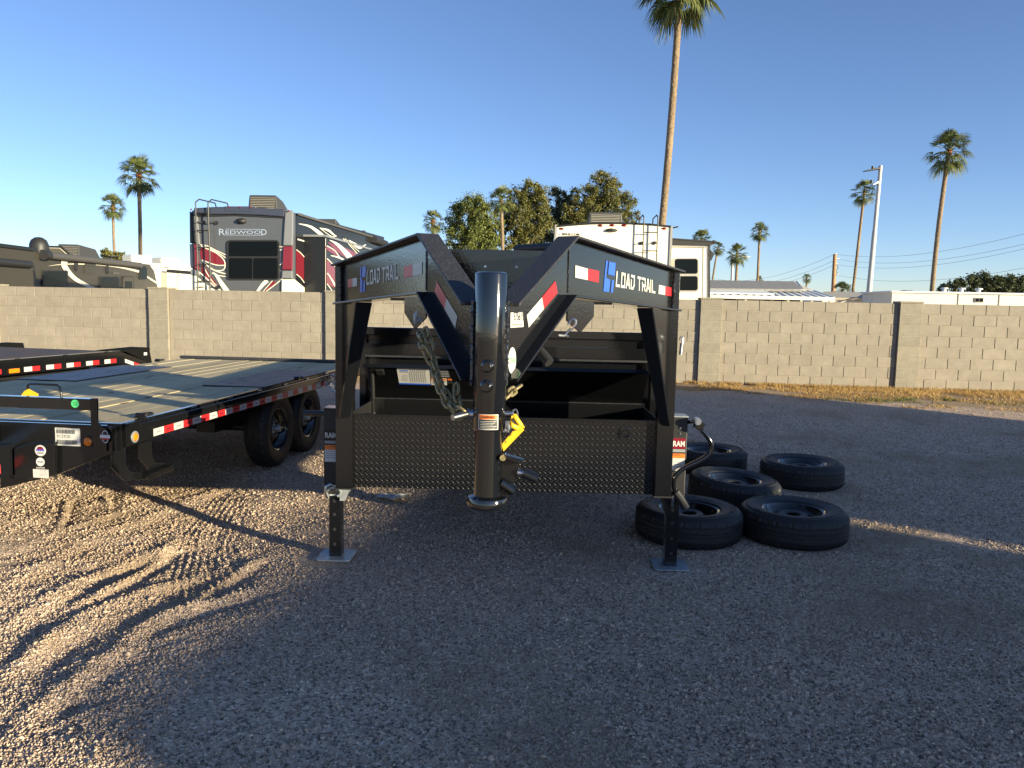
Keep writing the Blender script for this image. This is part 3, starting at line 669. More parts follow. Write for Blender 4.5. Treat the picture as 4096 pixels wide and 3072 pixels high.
# chrome pin through the tube, with tube grip, spring clip and latch block
pa, pb = GA.py(18, 1515, 1365, CY - .06), GA.py(18, 1730, 1310, CY - .01)
pin = MB().cyl(pa, pb, .0125, n=18).build('pin_grip', M['zinc'], ct, smooth=True)
pc_ = GA.py(18, 1775, 1310, CY)
MB().cyl(pc_ - Vector((.012, 0, 0)), pc_ + Vector((.03, 0, 0)), .015, n=18).cyl(pc_ - Vector((.012, 0, 0)), pc_ - Vector((.006, 0, 0)), .020, n=18).build('pin_collar', M['zinc'], ct, smooth=True)
pl0, pl1 = GA.py(19, 625, 462, CY), GA.py(19, 755, 452, CY - .005)
pr_ = MB().cyl(pl0 - Vector((.02, 0, 0)), pl1, .0095, n=14).cyl(pl1 - Vector((.006, 0, 0)), pl1, .014, n=14).build('lock_pin', M['zinc'], ct, smooth=True)
ringp = [pl1 + Vector((.006 + .010 * math.sin(t), -.002, -.012 + .028 * math.cos(t))) for t in (2 * math.pi * k / 20 for k in range(20))]
MB().tube(ringp, .0028, 6, closed=True).build('pin_ring', M['zinc'], pr_, smooth=True)
# latch body welded to the inner tube: side plate, lever, spring rod and knob
lb = MB()
P = [GA.py(19, x, y, CY - .005) for x, y in ((560, 940), (600, 920), (640, 960), (840, 1060), (735, 1350), (655, 1560), (560, 1555), (545, 1200))]
lb.prism(P, (0, 1, 0), .05); lb = lb.build('latch_body', M['black'], ct, bev=.003)
a, b_ = GA.py(19, 640, 955, CY - .03), GA.py(19, 880, 1030, CY - .03); MB().bar(a, b_, .05, .018).build('latch_lever', M['black'], lb, bev=.004)
a, b_ = GA.py(19, 810, 1150, CY - .01), GA.py(19, 900, 1170, CY - .01); MB().cyl(a, b_, .008, n=10).cyl(a - Vector((.004, 0, 0)), a + Vector((.012, 0, -.003)), .0125, n=12).build('latch_rod', M['zinc'], lb, smooth=True)
c = GA.py(19, 1030, 1230, CY - .01); MB().cyl(b_ - (c - b_) * .25, c, .021, .021, n=20).build('latch_knob', M['black'], lb, smooth=True)
p = GA.py(19, 625, 985, CY - .056); MB().cyl(p, p + Vector((0, .03, 0)), .012, n=8).build('pivot_bolt', M['chain'], lb, smooth=True)
a = GA.py(19, 670, 1310, CY - .012); MB().cyl(a + Vector((-.02, 0, .012)), a + Vector((.03, -.004, -.02)), .021, n=18).build('latch_tube', M['black_clean'], lb, smooth=True)
# plug holder under the right neck
a = GA.py(2, 545, 1505, -1.55); MB().cyl(a + Vector((-.03, .03, .03)), a + Vector((.022, -.02, -.025)), .022, n=18).build('plug_holder', M['plastic'], gt, smooth=True)

# toolbox between the uprights
TBX, TZ0, TZ1 = .955, .512, .978
tb = MB().box(-TBX, TBX, -.006, 0, TZ0, TZ1).build('toolbox', M['tread'], gt)
MB().box(-TBX, TBX, .0, .03, TZ1 - .004, TZ1 + .004).build('front_lip', M['black'], tb)
MB().box(-TBX, TBX, .49, .50, TZ0, 1.03).build('back_panel', M['black'], tb)
for s in (-1, 1): MB().box(s * (TBX - .004) - .004, s * (TBX - .004) + .004, .001, .489, TZ0, 1.0).build('side_panel', M['black_matte'], tb)
MB().box(-TBX + .01, TBX - .01, .001, .489, TZ0 + .003, TZ0 + .01).build('bottom_panel', M['black_matte'], tb)
lug = MB(); r_, c_ = .0375, .0325
for i in range(int((TZ1 - TZ0) / r_ * 2) + 1):
    for j in range(int(2 * TBX / c_) + 1):
        x = -TBX + .014 + j * c_ + (c_ / 2 if i % 2 else 0); z = TZ0 + .012 + i * r_ / 2
        if x > TBX - .01 or z > TZ1 - .008: continue
        a = R(40) if i % 2 else R(-40) + math.pi; L_, W_, H_ = .0150, .0036, .0022
        ca, sa = math.cos(a), math.sin(a); P = [(L_, 0, 0), (L_ * .45, W_, 0), (-L_ * .45, W_, 0), (-L_, 0, 0), (-L_ * .45, -W_, 0), (L_ * .45, -W_, 0), (L_ * .55, 0, H_), (-L_ * .55, 0, H_)]
        lug.add([(x + u * ca - v * sa, -.006 - h, z + u * sa + v * ca) for u, v, h in P], [(0, 1, 6), (1, 2, 7, 6), (2, 3, 7), (3, 4, 7), (4, 5, 6, 7), (5, 0, 6)])
o = lug.build('tread_lugs', M['tread_lug'], tb, smooth=True); o['kind'] = 'stuff'
hng, ltop = Vector((0, .50, 1.02)), Vector((0, .16, 1.283)); ld = (ltop - hng).normalized(); ln = Vector((0, -ld.z, ld.y)); ln = Vector((0, -.61, -.79)) if ln.z > 0 else ln
ln = Vector((0, -ld.z, ld.y)); ln = ln if ln.z < 0 else -ln
def lidp(x, d, h): p = hng + ld * d + ln * h; return Vector((x, p.y, p.z))
LL = (ltop - hng).length
lid = MB().hexa([lidp(-.93, 0, 0), lidp(.93, 0, 0), lidp(.93, LL, 0), lidp(-.93, LL, 0)], [lidp(-.93, 0, -.004), lidp(.93, 0, -.004), lidp(.93, LL, -.004), lidp(-.93, LL, -.004)]).build('toolbox_lid', M['black_clean'], gt)
MB().hexa([lidp(-.93, LL, .022), lidp(.93, LL, .022), lidp(.93, LL + .004, .022), lidp(-.93, LL + .004, .022)], [lidp(-.93, LL, -.004), lidp(.93, LL, -.004), lidp(.93, LL + .004, -.004), lidp(-.93, LL + .004, -.004)]).build('lid_lip', M['black'], lid)
hp = MB().tube([(-.93 + 1.86 * k / 40, .498, 1.022) for k in range(41)], .009, 8).build('hinge', M['black_dusty'], lid, smooth=True)
wn = GA.ex * ln.x + GA.ey * ln.y + Vector((0, 0, ln.z)); lp0 = GA.W(*lidp(0, 0, .001))
def fl(x, y): return GA.loc(onplane(*zz(18, x, y), lp0, wn))
def lq(nm, pts, m, t=.0006, par=lid): return MB().prism([fl(*p) for p in pts], ln, t).build(nm, m, par)
st = lq('guide_sticker', [(682, 603), (1165, 612), (1190, 885), (727, 872)], M['paper'])
lq('blue_band', [(682, 603), (1165, 612), (1167, 637), (686, 628)], M['blue_decal'], .0012, st); lq('blue_band', [(724, 852), (1188, 866), (1190, 885), (727, 872)], M['blue_decal'], .0012, st)
for k in range(8):
    x = 878 + k * 31.5; lq('diagram_bar', [(x + 15, 648), (x + 28, 648), (x + 8, 712), (x - 8, 712)], M['grey_ink'], .0012, st); lq('diagram_bar', [(x - 8, 714), (x + 8, 714), (x + 26, 846), (x + 13, 846)], M['grey_ink'], .0012, st)
lq('phone_band', [(728, 664), (855, 668), (856, 682), (730, 678)], M['blue_decal'], .0012, st); lq('phone_number', [(731, 684), (857, 687), (858, 702), (733, 699)], M['grey_ink'], .0012, st)
for k in range(8): lq('text_line', [(770 - (k % 3) * 8, 730 + k * 13), (850 + (k % 2) * 10, 732 + k * 13), (850 + (k % 2) * 10, 738 + k * 13), (770 - (k % 3) * 8, 736 + k * 13)], M['grey_ink'], .0012, st)
ws = lq('warning_sticker', [(1172, 612), (1435, 618), (1485, 785), (1186, 775)], M['ink']); lq('orange_band', [(1174, 612), (1432, 618), (1440, 645), (1178, 638)], M['orange'], .0012, ws)
for k in range(5): lq('text_line', [(1195, 655 + k * 24), (1440 + k * 6, 660 + k * 24), (1444 + k * 6, 670 + k * 24), (1195, 665 + k * 24)], M['grey_ink'], .0012, ws)
w2 = lq('warning_sticker', [(1196, 785), (1425, 790), (1432, 887), (1200, 883)], M['paper']); lq('orange_band', [(1199, 788), (1422, 793), (1424, 815), (1200, 811)], M['orange'], .0012, w2)
for k in range(3): lq('text_line', [(1220, 826 + k * 18), (1410 - k * 15, 829 + k * 18), (1410 - k * 15, 836 + k * 18), (1220, 833 + k * 18)], M['ink'], .0012, w2)
w3 = lq('warning_sticker', [(1436, 790), (1500, 792), (1525, 868), (1440, 865)], M['ink']); lq('orange_band', [(1439, 793), (1498, 795), (1504, 815), (1440, 812)], M['orange'], .0012, w3)
for s in (-1,):   # gas strut
    a, b_ = lidp(s * .88, LL * .80, .02), Vector((s * .90, .36, .93)); m_ = a.lerp(b_, .6)
    MB().cyl(a, m_, .011, n=12).cyl(m_, b_, .005, n=8).cyl(b_ - Vector((0, 0, .012)), b_ + Vector((0, 0, .01)), .012, n=10).build('gas_strut', M['plastic'], lid, smooth=True)
    e = lidp(s * .83, LL * .82, 0); MB().obox(e, (.026, 0, 0), ld * .03, ln * .014).build('strut_bracket', M['black_matte'], lid, bev=.004)
# paddle latches on the tread front
for nm, x0, y0, x1, y1 in (('paddle_latch', 1378, 750, 1508, 880), ('paddle_latch', 2010 - 1935, 660, 2210 - 2000, 812)):
    a, b_ = GA.py(4, x0, y1, -.012), GA.py(4, x1, y0, -.012)
    l = MB().box(a.x, b_.x, -.016, -.006, a.z, b_.z).build(nm, M['black_clean'], tb, bev=.004)
    MB().lathe([(.0, 0), (.022, -.001), (.027, .003), (.027, .007)], 20, Matrix.Translation(((a.x + b_.x) / 2, -.0175, (a.z + b_.z) / 2)) @ Matrix.Rotation(R(90), 4, 'X')).build('paddle', M['galv'] if x0 < 1000 else M['black'], l, smooth=True)
    if x0 < 1000: MB().box(a.x + .008, b_.x - .03, -.019, -.0165, a.z + .008, b_.z - .008).build('latch_plate', M['zinc'], l, bev=.003)
# frame, bed, axle wheels behind
fr = MB()
for s in (-1, 1): fr.box(s * .62 - .04, s * .62 + .04, .52, 5.4, .55, .75)
for k in range(8): fr.box(-.98, .98, .6 + k * .62, .68 + k * .62, .60, .70)
for s in (-1, 1): fr.box(s * 1.0 - .03, s * 1.0 + .03, -.02 + .08, .56, .60, .72)
fr.build('chassis', M['black'], gt)
bed = MB()
bed.box(-1.05, 1.05, .62, .63, .80, 1.50).box(-1.05, 1.05, .63, 5.4, .80, .81)
for s in (-1, 1): bed.box(s * 1.045 - .004, s * 1.045 + .004, .63, 5.4, .81, 1.24)
for k in range(9): bed.box(-1.085, -1.05, .8 + k * .55, .86 + k * .55, .81, 1.22).box(1.05, 1.085, .8 + k * .55, .86 + k * .55, .81, 1.22)
bed = bed.build('dump_bed', M['black'], gt)
MB().box(-1.09, 1.09, .585, .64, 1.455, 1.512).build('top_rail', M['black_clean'], bed, bev=.006)
for s in (-1, 1): MB().box(s * 1.06 - .035, s * 1.06 + .035, .64, 5.4, 1.22, 1.27).build('side_rail', M['black_clean'], bed, bev=.006)
MB().box(-1.0, 1.0, .555, .618, 1.322, 1.40).build('front_rail', M['black'], bed)
MB().box(-1.0, 1.0, .54, .548, 1.306, 1.320).build('rail_edge', M['black_dusty'], bed)
for s in (-1, 1): MB().box(s * 1.02 - .02, s * 1.02 + .02, .55, .60, .83, 1.46).build('corner_post', M['black'], bed)
for k in range(2):
    MB().cyl((-.95, 3.35 + k * .87, .40), (.95, 3.35 + k * .87, .40), .04, n=12).build('axle', M['black'], gt, smooth=True)
    for s in (-1, 1): wheel(gt, (s * 1.12, 3.35 + k * .87, .392), (0, R(90) * s, 0))
# landing jacks
for s in (-1, 1):
    jx = s * 1.10; jy = .13
    jk = MB().box(jx - .066, jx + .066, jy - .066, jy + .066, .44 if s < 0 else .475, 1.0).build('landing_jack', M['black_matte'], gt, bev=.006)
    MB().box(jx - .069, jx + .069, jy - .069, jy + .069, 1.0, 1.006).build('jack_cap', M['galv'] if s > 0 else M['black'], jk)
    leg = MB().box(jx - .040, jx + .040, jy - .040, jy + .040, .016, .60)
    leg = leg.build('drop_leg', M['black_clean'], jk, bev=.006)
    for z in (.10, .20, .30, .39):
        MB().cyl((jx - .002, jy - .0405, z), (jx - .002, jy - .0412, z), .011, n=16).build('pin_hole', M['ink'], leg)
    fp = MB(); cr_ = .03; fs_ = .115; pr = []
    for cx_, cy_, a0 in ((fs_ - cr_, fs_ - cr_, 0), (-fs_ + cr_, fs_ - cr_, 90), (-fs_ + cr_, -fs_ + cr_, 180), (fs_ - cr_, -fs_ + cr_, 270)):
        for k in range(5): t = R(a0 + k * 22.5); pr.append((jx + cx_ + cr_ * math.cos(t), jy + cy_ + cr_ * math.sin(t), .006))
    fp.prism(pr, (0, 0, 1), .010); fp.build('foot_plate', M['galv'], jk, bev=.002)
    # pin housing: collar, spring and bent handle
    MB().box(jx - .05, jx + .05, jy - .052, jy + .05, .425, .475).build('pin_collar', M['galv'] if s < 0 else M['black'], jk, bev=.004)
    if s < 0:
        MB().cyl((jx + .05, jy - .01, .455), (jx + .095, jy - .01, .455), .026, n=16).build('spring_housing', M['zinc'], jk, smooth=True)
        MB().tube([(jx - .035, jy - .075, .42), (jx - .045, jy - .085, .455), (jx - .043, jy - .085, .495), (jx - .02, jy - .075, .51), (jx + .005, jy - .06, .50), (jx + .02, jy - .055, .47)], .013, 10).build('pin_handle', M['zinc'], jk, smooth=True)
        MB().tube([(jx + .048 * math.cos(t), jy - .062, .455 + .03 * math.sin(t)) for t in (R(-60) + R(240) * k / 10 for k in range(11))], .010, 8).build('pull_ring', M['galv'], jk, smooth=True)
        MB().prism([(jx + .04, jy - .07, .50), (jx + .14, jy - .07, .50), (jx + .10, jy - .07, .46), (jx + .07, jy - .07, .40), (jx + .04, jy - .07, .40)], (0, 1, 0), .01).build('pin_bracket', M['galv'], jk)
        MB().cyl((jx - .066, jy, .96), (jx - .22, jy + .02, .955), .017, n=14).build('drive_shaft', M['black'], jk, smooth=True)
    else:
        MB().tube([(jx - .01, jy - .055, .42), (jx - .012, jy - .075, .45), (jx - .006, jy - .085, .50), (jx + .018, jy - .08, .515), (jx + .035, jy - .07, .50), (jx + .036, jy - .06, .45)], .011, 10).build('pin_handle', M['zinc'], jk, smooth=True)
        MB().prism([(jx - .10, jy - .07, .50), (jx - .04, jy - .07, .50), (jx - .04, jy - .07, .36), (jx - .05, jy - .07, .36)], (0, 1, 0), .01).build('pin_bracket', M['black'], jk)
    # decals
    yy = jy - .0665
    x0, x1 = (jx - .058, jx + .056)
    d1 = MB().box(x0, x1, yy - .0006, yy, .795, .865).build('brand_decal', M['rv_maroon'] if s > 0 else M['rv_charcoal'], jk)
    text('RAM', .034, M['paper'], d1, (x0 + (.036 if s > 0 else .004), yy - .0006, .812), (1, 0, 0), (0, 0, 1), w=.074, bold=.03, off=.0006)
    MB().box(x0, x1, yy - .0006, yy, .775, .793).build('text_band', M['grey_ink'], jk)
    d2 = MB().box(x0, x1, yy - .0006, yy, .735, .765).build('warning_decal', M['orange'], jk); MB().box(x0, x1, yy - .0006, yy, .655, .7345).build('manual_decal', M['paper'], jk)
    text('WARNING', .008, M['ink'], d2, (jx, yy - .0006, .752), (1, 0, 0), (0, 0, 1), anchor='c', w=.05, off=.0006)
    for k in range(4): MB().box(x0 + .008, x1 - .02, yy - .0011, yy - .0007, .722 - k * .014, .726 - k * .014).build('text_line', M['grey_ink'], d2)
    for z in (.93, .895): MB().cyl((jx + .02, yy, z), (jx + .02, yy - .006, z), .006, n=10).build('bolt', M['zinc'], jk, smooth=True)
# crank handle on the right jack
def h6(x, y, yl=.02): return GA.py(6, x, y, yl)
ck = MB().cyl(h6(548, 107, .1), h6(640, 100, .06), .012, n=12).build('crank_shaft', M['black_clean'], gt, smooth=True)
kn = MB().obox(h6(655, 135), Vector((.022, 0, -.014)), Vector((0, .02, 0)), Vector((.016, 0, .024))).build('crank_knuckle', M['black_clean'], ck, bev=.004)
p = h6(646, 102, -.005); MB().cyl(p, p + Vector((0, -.012, 0)), .016, n=6).cyl(p + Vector((0, .05, 0)), p + Vector((0, -.006, 0)), .022, n=16).build('crank_bolt', M['zinc'], ck, smooth=True)
raw = [h6(x, y) for x, y in ((680, 180), (722, 225), (757, 285), (765, 340), (748, 385), (700, 425), (620, 468), (540, 505), (480, 545), (442, 595), (430, 650), (440, 705), (455, 740))]
sm = []
for k in range(len(raw) - 1):
    p0, p1, p2, p3 = raw[max(k - 1, 0)], raw[k], raw[k + 1], raw[min(k + 2, len(raw) - 1)]
    for q in range(4):
        t = q / 4; sm.append(.5 * ((2 * p1) + (p2 - p0) * t + (2 * p0 - 5 * p1 + 4 * p2 - p3) * t * t + (3 * p1 - p0 - 3 * p2 + p3) * t ** 3))
sm.append(raw[-1]); MB().tube(sm, .0155, 12).build('crank_arm', M['black_clean'], ck, smooth=True)
gp = MB().tube([h6(448, 725), h6(495, 790), h6(540, 868)], .026, 10).build('crank_grip', M['rubber'], ck)
# padlock-like pin hanging on the right upright
p = GA.py(2, 2052, 1400, -.06) - Vector((.028, 0, 0)); MB().cyl(p + Vector((.035, 0, .02)), p + Vector((.03, 0, -.05)), .011, n=10).tube([p + Vector((.04, 0, .02)), p + Vector((.04, 0, .055)), p + Vector((.028, 0, .062)), p + Vector((.022, 0, .04))], .006, 8).build('hitch_pin', M['zinc'], gt, smooth=True)

# safety chains: stadium links, alternate links turned a quarter
def link_mesh(r=.0062, a=.021, b_=.0145):
    pts = []
    for k in range(16):
        t = 2 * math.pi * k / 16; pts.append((a * .55 * (1 if math.cos(t) > 0 else -1) + b_ * math.cos(t) if abs(math.cos(t)) > .05 else b_ * math.cos(t), b_ * math.sin(t), 0))
    me_ = MB().tube(pts, r, 7, closed=True).mesh('link'); me_.materials.append(M['chain']); me_.polygons.foreach_set('use_smooth', [True] * len(me_.polygons)); return me_
LINK = link_mesh()
def chain(parent, pts, name='safety_chain', step=.040, roll0=0.0):
    pts = [Vector(p) for p in pts]; seg = [(b_ - a).length for a, b_ in zip(pts[:-1], pts[1:])]; tot = sum(seg); n = int(tot / step)
    root = bpy.data.objects.new(name, None); COL.objects.link(root); root.parent = parent; root.empty_display_size = .05
    def P(d):
        for a, b_, l in zip(pts[:-1], pts[1:], seg):
            if d <= l: return a.lerp(b_, d / l)
            d -= l
        return pts[-1]
    for k in range(n):
        a, b_ = P(k * step), P((k + 1) * step); d = (b_ - a).normalized(); q = d.to_track_quat('X', 'Z').to_matrix().to_4x4() @ Matrix.Rotation(roll0 + (R(90) if k % 2 else 0) + random.uniform(-.25, .25), 4, 'X')
        o = inst('link', LINK, root, (a + b_) / 2); o.rotation_euler = q.to_euler()
    return root
def q18(x, y, yl): return GA.py(18, x, y, yl)
YC = -1.62
chain(gt, [q18(1045, 90, -1.52), q18(1080, 330, YC), q18(1200, 560, YC), q18(1300, 800, -1.7), q18(1330, 960, -1.72), q18(1440, 1180, -1.76), q18(1560, 1300, -1.82)], roll0=.4)
chain(gt, [q18(1100, 60, -1.54), q18(1180, 280, -1.60), q18(1230, 520, -1.62), q18(1270, 760, -1.66), q18(1390, 980, -1.70), q18(1500, 1160, -1.74), q18(1620, 1290, -1.80)], roll0=1.2)
chain(gt, [q18(1560, 880, -1.73), q18(1575, 1100, -1.77), q18(1610, 1250, -1.82), q18(1700, 1280, -1.84)], roll0=.9)
chain(gt, [GA.py(4, 270, 290, -1.70), GA.py(4, 160, 370, -1.77), GA.py(4, 110, 430, -1.80)], roll0=.3)
MB().lathe([(.0, 0), (.013, 0), (.017, .006), (.017, .028), (.012, .034), (0, .034)], 14, Matrix.Translation(q18(1640, 1415, -1.79))).build('chain_shackle', M['chain'], gt, smooth=True)
# snap hooks of the chains
hk = [GA.py(2, x, y, -1.45) for x, y in ((815, 1290), (780, 1275), (800, 1240), (860, 1190), (895, 1150), (895, 1110), (865, 1095), (835, 1110), (810, 1160))]
MB().tube(hk, .0062, 8).build('snap_hook', M['zinc'], gt, smooth=True)
sp_ = [GA.py(2, 705 + 70 * k / 60, 1275 - 8 * math.sin(k * .9) + k * .05, -1.46 + .012 * math.cos(k * .9)) for k in range(60)]
MB().tube(sp_, .003, 5).build('hook_spring', M['galv'], gt, smooth=True)
hk = [GA.py(1, x, y, -1.45) for x, y in ((1075, 1005), (1060, 1050), (1062, 1100), (1050, 1145), (1085, 1120), (1110, 1080), (1130, 1130))]
MB().tube(hk, [.005, .010, .012, .005, .008, .007, .006], 8).build('snap_hook', M['galv'], gt, smooth=True)

# yellow tag tied to the pin ring
def y19(x, y, yl=CY - .012): return GA.W(*GA.py(19, x, y, yl))
tr = empty('yellow_tag', y19(760, 470)); tag(tr, 'yellow plastic tag looped on the chrome coupler pin', 'tag')
def ribbon(pts, w, m, name, parent, t=.0008):
    pts = [Vector(p) - parent.location for p in pts]; b = MB()
    for k in range(len(pts) - 1):
        d = (pts[k + 1] - pts[k]).normalized(); 
    n = len(pts); wv = Vector(w); b.add([p - wv for p in pts] + [p + wv for p in pts], [(k, k + 1, n + k + 1, n + k) for k in range(n - 1)])
    o = b.build(name, m, parent, smooth=True, fix=False); md = o.modifiers.new('solid', 'SOLIDIFY'); md.thickness = t; return o
ribbon([y19(758, 470), y19(790, 520), y19(830, 580), y19(862, 635)], (.008, .002, .004), M['yellow'], 'tag_strap', tr)
ribbon([y19(862, 630), y19(800, 628, CY - .04), y19(740, 600, CY - .05), y19(712, 560, CY - .04), y19(722, 510, CY - .02), y19(755, 478)], (.003, .003, .008), M['yellow'], 'tag_loop', tr)
bodyp = [(805, 590), (880, 650), (635, 905), (612, 825)]
tbd = MB().prism([y19(*p) - tr.location for p in bodyp], GA.ey, .001).build('tag_body', M['yellow'], tr)
e1 = (y19(650, 860) - y19(840, 640)).normalized(); e2 = Vector((-e1.z, 0, e1.x))
for k, (x, y, s_) in enumerate(((800, 655, 'Oil'), (772, 690, 'Tires'), (745, 715, '6.27'), (695, 790, '14X7'))):
    text(s_, .012, M['ink'], tbd, y19(x - 18, y - 8, CY - .0135) - tr.location, -e2 * 1, e1, off=.0005)
tr.rotation_euler = (0, 0, 0)
# ---------------------------------------------------------------- spare wheels on the gravel
sp_labels = {'ff': 'black spare wheel nearest the camera, right of the landing jack foot', 'fl': 'black spare wheel directly behind the right landing jack leg', 'm': 'black spare wheel in the middle of the five, a little sunlight on its sidewall',
             'br': 'black spare wheel lying farthest right, apart from the other four', 'bl': 'rearmost black spare wheel, partly behind the jack crank handle'}
for k, (x, y, rz, tilt) in dict(ff=(2.12, 5.62, .3, (0, 0)), fl=(1.333, 5.59, 1.2, (0, 0)), m=(1.949, 6.57, 2.2, (.035, -.05)), br=(2.844, 7.39, 4.0, (0, .01)), bl=(2.08, 7.955, 5.1, (0, 0))).items():
    e = empty('spare_wheel', (x, y, .114), rz); e.rotation_euler = (tilt[0], tilt[1], rz); tag(e, sp_labels[k], 'wheel', 'spare wheels lying on the gravel')
    if k == 'm': e.location.z = .125
    inst('tyre', TYRE, e, (0, 0, 0)); inst('rim', RIM, e, (0, 0, 0)); inst('wheel_disc', DISC, e, (0, 0, .022))
    t = -rz + R(-60)
    MB().obox((.135 * math.cos(t), .135 * math.sin(t), .046), Vector((math.cos(t), math.sin(t), -.5)).normalized() * .028, Vector((-math.sin(t), math.cos(t), 0)) * .011, Vector((.3, 0, 1)) * .0006).build('wheel_sticker', M['paper'], e)

# crumpled sheet of paper
pc = onz(845 * 1.8517, 1076 * 1.8517); pp = MB(); n = 9
for i in range(n):
    for j in range(5):
        u, v = i / (n - 1) - .5, j / 4 - .5
        pp.v.append((u * .27 + .03 * math.sin(j * 2), v * .13 + .03 * math.sin(i * .9) * (1 if u > 0 else .3), .012 + .02 * abs(math.sin(i * 1.3 + j)) + (.015 if u > .2 else 0)))
for i in range(n - 1):
    for j in range(4): pp.f.append((i * 5 + j, (i + 1) * 5 + j, (i + 1) * 5 + j + 1, i * 5 + j + 1))
o = pp.build('paper_sheet', M['paper']); o.location = (pc.x, pc.y, float(terrain(np.array([pc.x]), np.array([pc.y]))[0]) + .006); o.rotation_euler = (0, 0, -.15); tag(o, 'crumpled white paper lying on the gravel under the toolbox', 'paper')

# ---------------------------------------------------------------- wooden-deck trailer at the left
GB = Frame((-2.515, 4.902, 0), -6.25)
db = empty('deckover_trailer', GB.o, GB.yaw); tag(db, 'black flatbed trailer with pale wooden deck, tandem wheels and red-white tape', 'trailer')
DZ, DW, DL = .87, 2.55, 5.22
npl = 13; pw = (DW - .09) / npl; pl_me = {}
for k in range(npl):
    x0 = -DW + .045 + k * pw
    if not pl_me:
        b = bmesh.new(); bmesh.ops.create_cube(b, size=1)
        for v in b.verts: v.co = Vector((v.co.x * (pw - .010), v.co.y * (DL - .10), v.co.z * .038))
        bmesh.ops.bevel(b, geom=list(b.edges), offset=.004, segments=1, affect='EDGES'); pl_me['a'] = bpy.data.meshes.new('plank'); b.to_mesh(pl_me['a']); b.free(); pl_me['a'].materials.append(M['wood'])
    inst('plank', pl_me['a'], db, (x0 + pw / 2, .05 + (DL - .10) / 2, DZ - .022 + random.uniform(-.0025, .0025)), (0, random.uniform(-.006, .006), 0))
# knots and checks lie on single planks
for k in range(26):
    x, y = random.uniform(-2.4, -.1), random.uniform(.2, 5.0)
    MB().lathe([(.0, .0008), (.014, .0006), (.022, 0)], 9, Matrix.Translation((x, y, DZ - .0005)) @ Matrix.Diagonal((.6, 2.2, 1, 1))).build('knot', mat('knot', (.10, .075, .045), .8) if k == 0 else bpy.data.materials['knot'], db)
hd = MB().box(-DW, 0, -.0, .045, .70, DZ + .004).build('front_channel', M['black'], db, bev=.004)
MB().box(-DW + .01, -.07, -.05, .0, DZ - .012, DZ - .002).build('front_flange', M['black_clean'], hd)
# front face plate tapering down to the tongue
fp = [GB.py(7, x, y, -.052) for x, y in ((0, 965), (1070, 1000), (1240, 1022), (1245, 1300), (600, 1557), (0, 1700))]
fp = [Vector((p.x, -.052, p.z)) for p in fp]; ftp = MB().prism(fp, (0, 1, 0), .05).build('front_plate', M['black'], db, bev=.003)
# tongue beams (A-frame) heading forward-left
def f7(x, y, yl=-.056): return GB.py(7, x, y, yl)
tg_ = MB()
tg_.hexa([(-.70, -.05, .52), (-.70, -.05, .725), (-.83, -.05, .725), (-.83, -.05, .52)], [(-1.27, -1.15, .50), (-1.27, -1.15, .705), (-1.40, -1.15, .705), (-1.40, -1.15, .50)])
tg_.hexa([(-1.95, -.05, .52), (-1.95, -.05, .725), (-1.82, -.05, .725), (-1.82, -.05, .52)], [(-1.53, -1.15, .50), (-1.53, -1.15, .705), (-1.405, -1.15, .705), (-1.405, -1.15, .50)])
tg_ = tg_.build('tongue', M['black'], db, bev=.004)
rf_ = [f7(x, y, -.09) for x, y in ((150, 1260), (300, 1195), (600, 1188), (605, 1550), (310, 1598), (160, 1590))]
rf_ = MB().prism([Vector((p.x, -.056, p.z)) for p in rf_], (0, -1, 0), .035).build('tongue_gusset', M['black'], tg_, bev=.006)
weld([(f7(602, 1190).x, -.06, .735), (f7(602, 1190).x, -.06, .52)], .010, tg_, 12)
def disc(name, m, c, rx, rz_, parent, t=.0012, y=0):
    return MB().prism([(c.x + rx * math.cos(a), y, c.z + rz_ * math.sin(a)) for a in (2 * math.pi * k / 28 for k in range(28))], (0, -1, 0), t).build(name, m, parent)
YF = -.0915
c = f7(448, 1278, YF); d = disc('round_sticker', M['paper'], c, .038, .036, tg_, y=YF - .0005); disc('sticker_field', M['rv_maroon'], c + Vector((0, 0, .012)), .022, .014, d, y=YF - .0018); text('NATM', .014, M['blue_decal'], d, (c.x, YF - .003, c.z - .004), (1, 0, 0), (0, 0, 1), anchor='c', w=.055, bold=.03, off=.0004)
MB().box(c.x - .022, c.x + .022, YF - .0022, YF - .0018, c.z - .022, c.z - .010).build('sticker_band', M['grey_ink'], d)
c = f7(447, 1403, YF); d = disc('round_sticker', M['white_shade'], c, .029, .028, tg_, y=YF - .0005); text('TOUGH', .011, M['ink'], d, (c.x, YF - .002, c.z - .005), (1, 0, 0), (0, 0, 1), anchor='c', w=.044, bold=.03, off=.0004)
a, b_ = f7(370, 1575, YF), f7(536, 1490, YF); d = MB().box(a.x, b_.x, YF - .0015, YF - .0005, a.z, b_.z).build('notice_label', M['paper'], tg_)
for k in range(5): MB().box(a.x + .045, b_.x - .006, YF - .002, YF - .0016, b_.z - .008 - k * .0085, b_.z - .0055 - k * .0085).build('text_line', M['grey_ink'], d)
text('NOTICE', .012, M['paper'], d, ((a.x + b_.x) / 2, YF - .001, b_.z + .004), (1, 0, 0), (0, 0, 1), anchor='c', w=.058, bold=.02, off=.0004)
rt = [GB.loc(GB.W(0, 0, 0))]
dirT = (Vector((-1.27, -1.15, 0)) - Vector((-.70, -.05, 0))).normalized(); nT = Vector((dirT.y, -dirT.x, 0)) * -1
nT = Vector((-dirT.y, dirT.x, 0)); nT = nT if nT.x > 0 else -nT
q0 = Vector((-.70, -.05, 0)) + dirT * .10 + nT * .001; q1 = q0 + dirT * .28
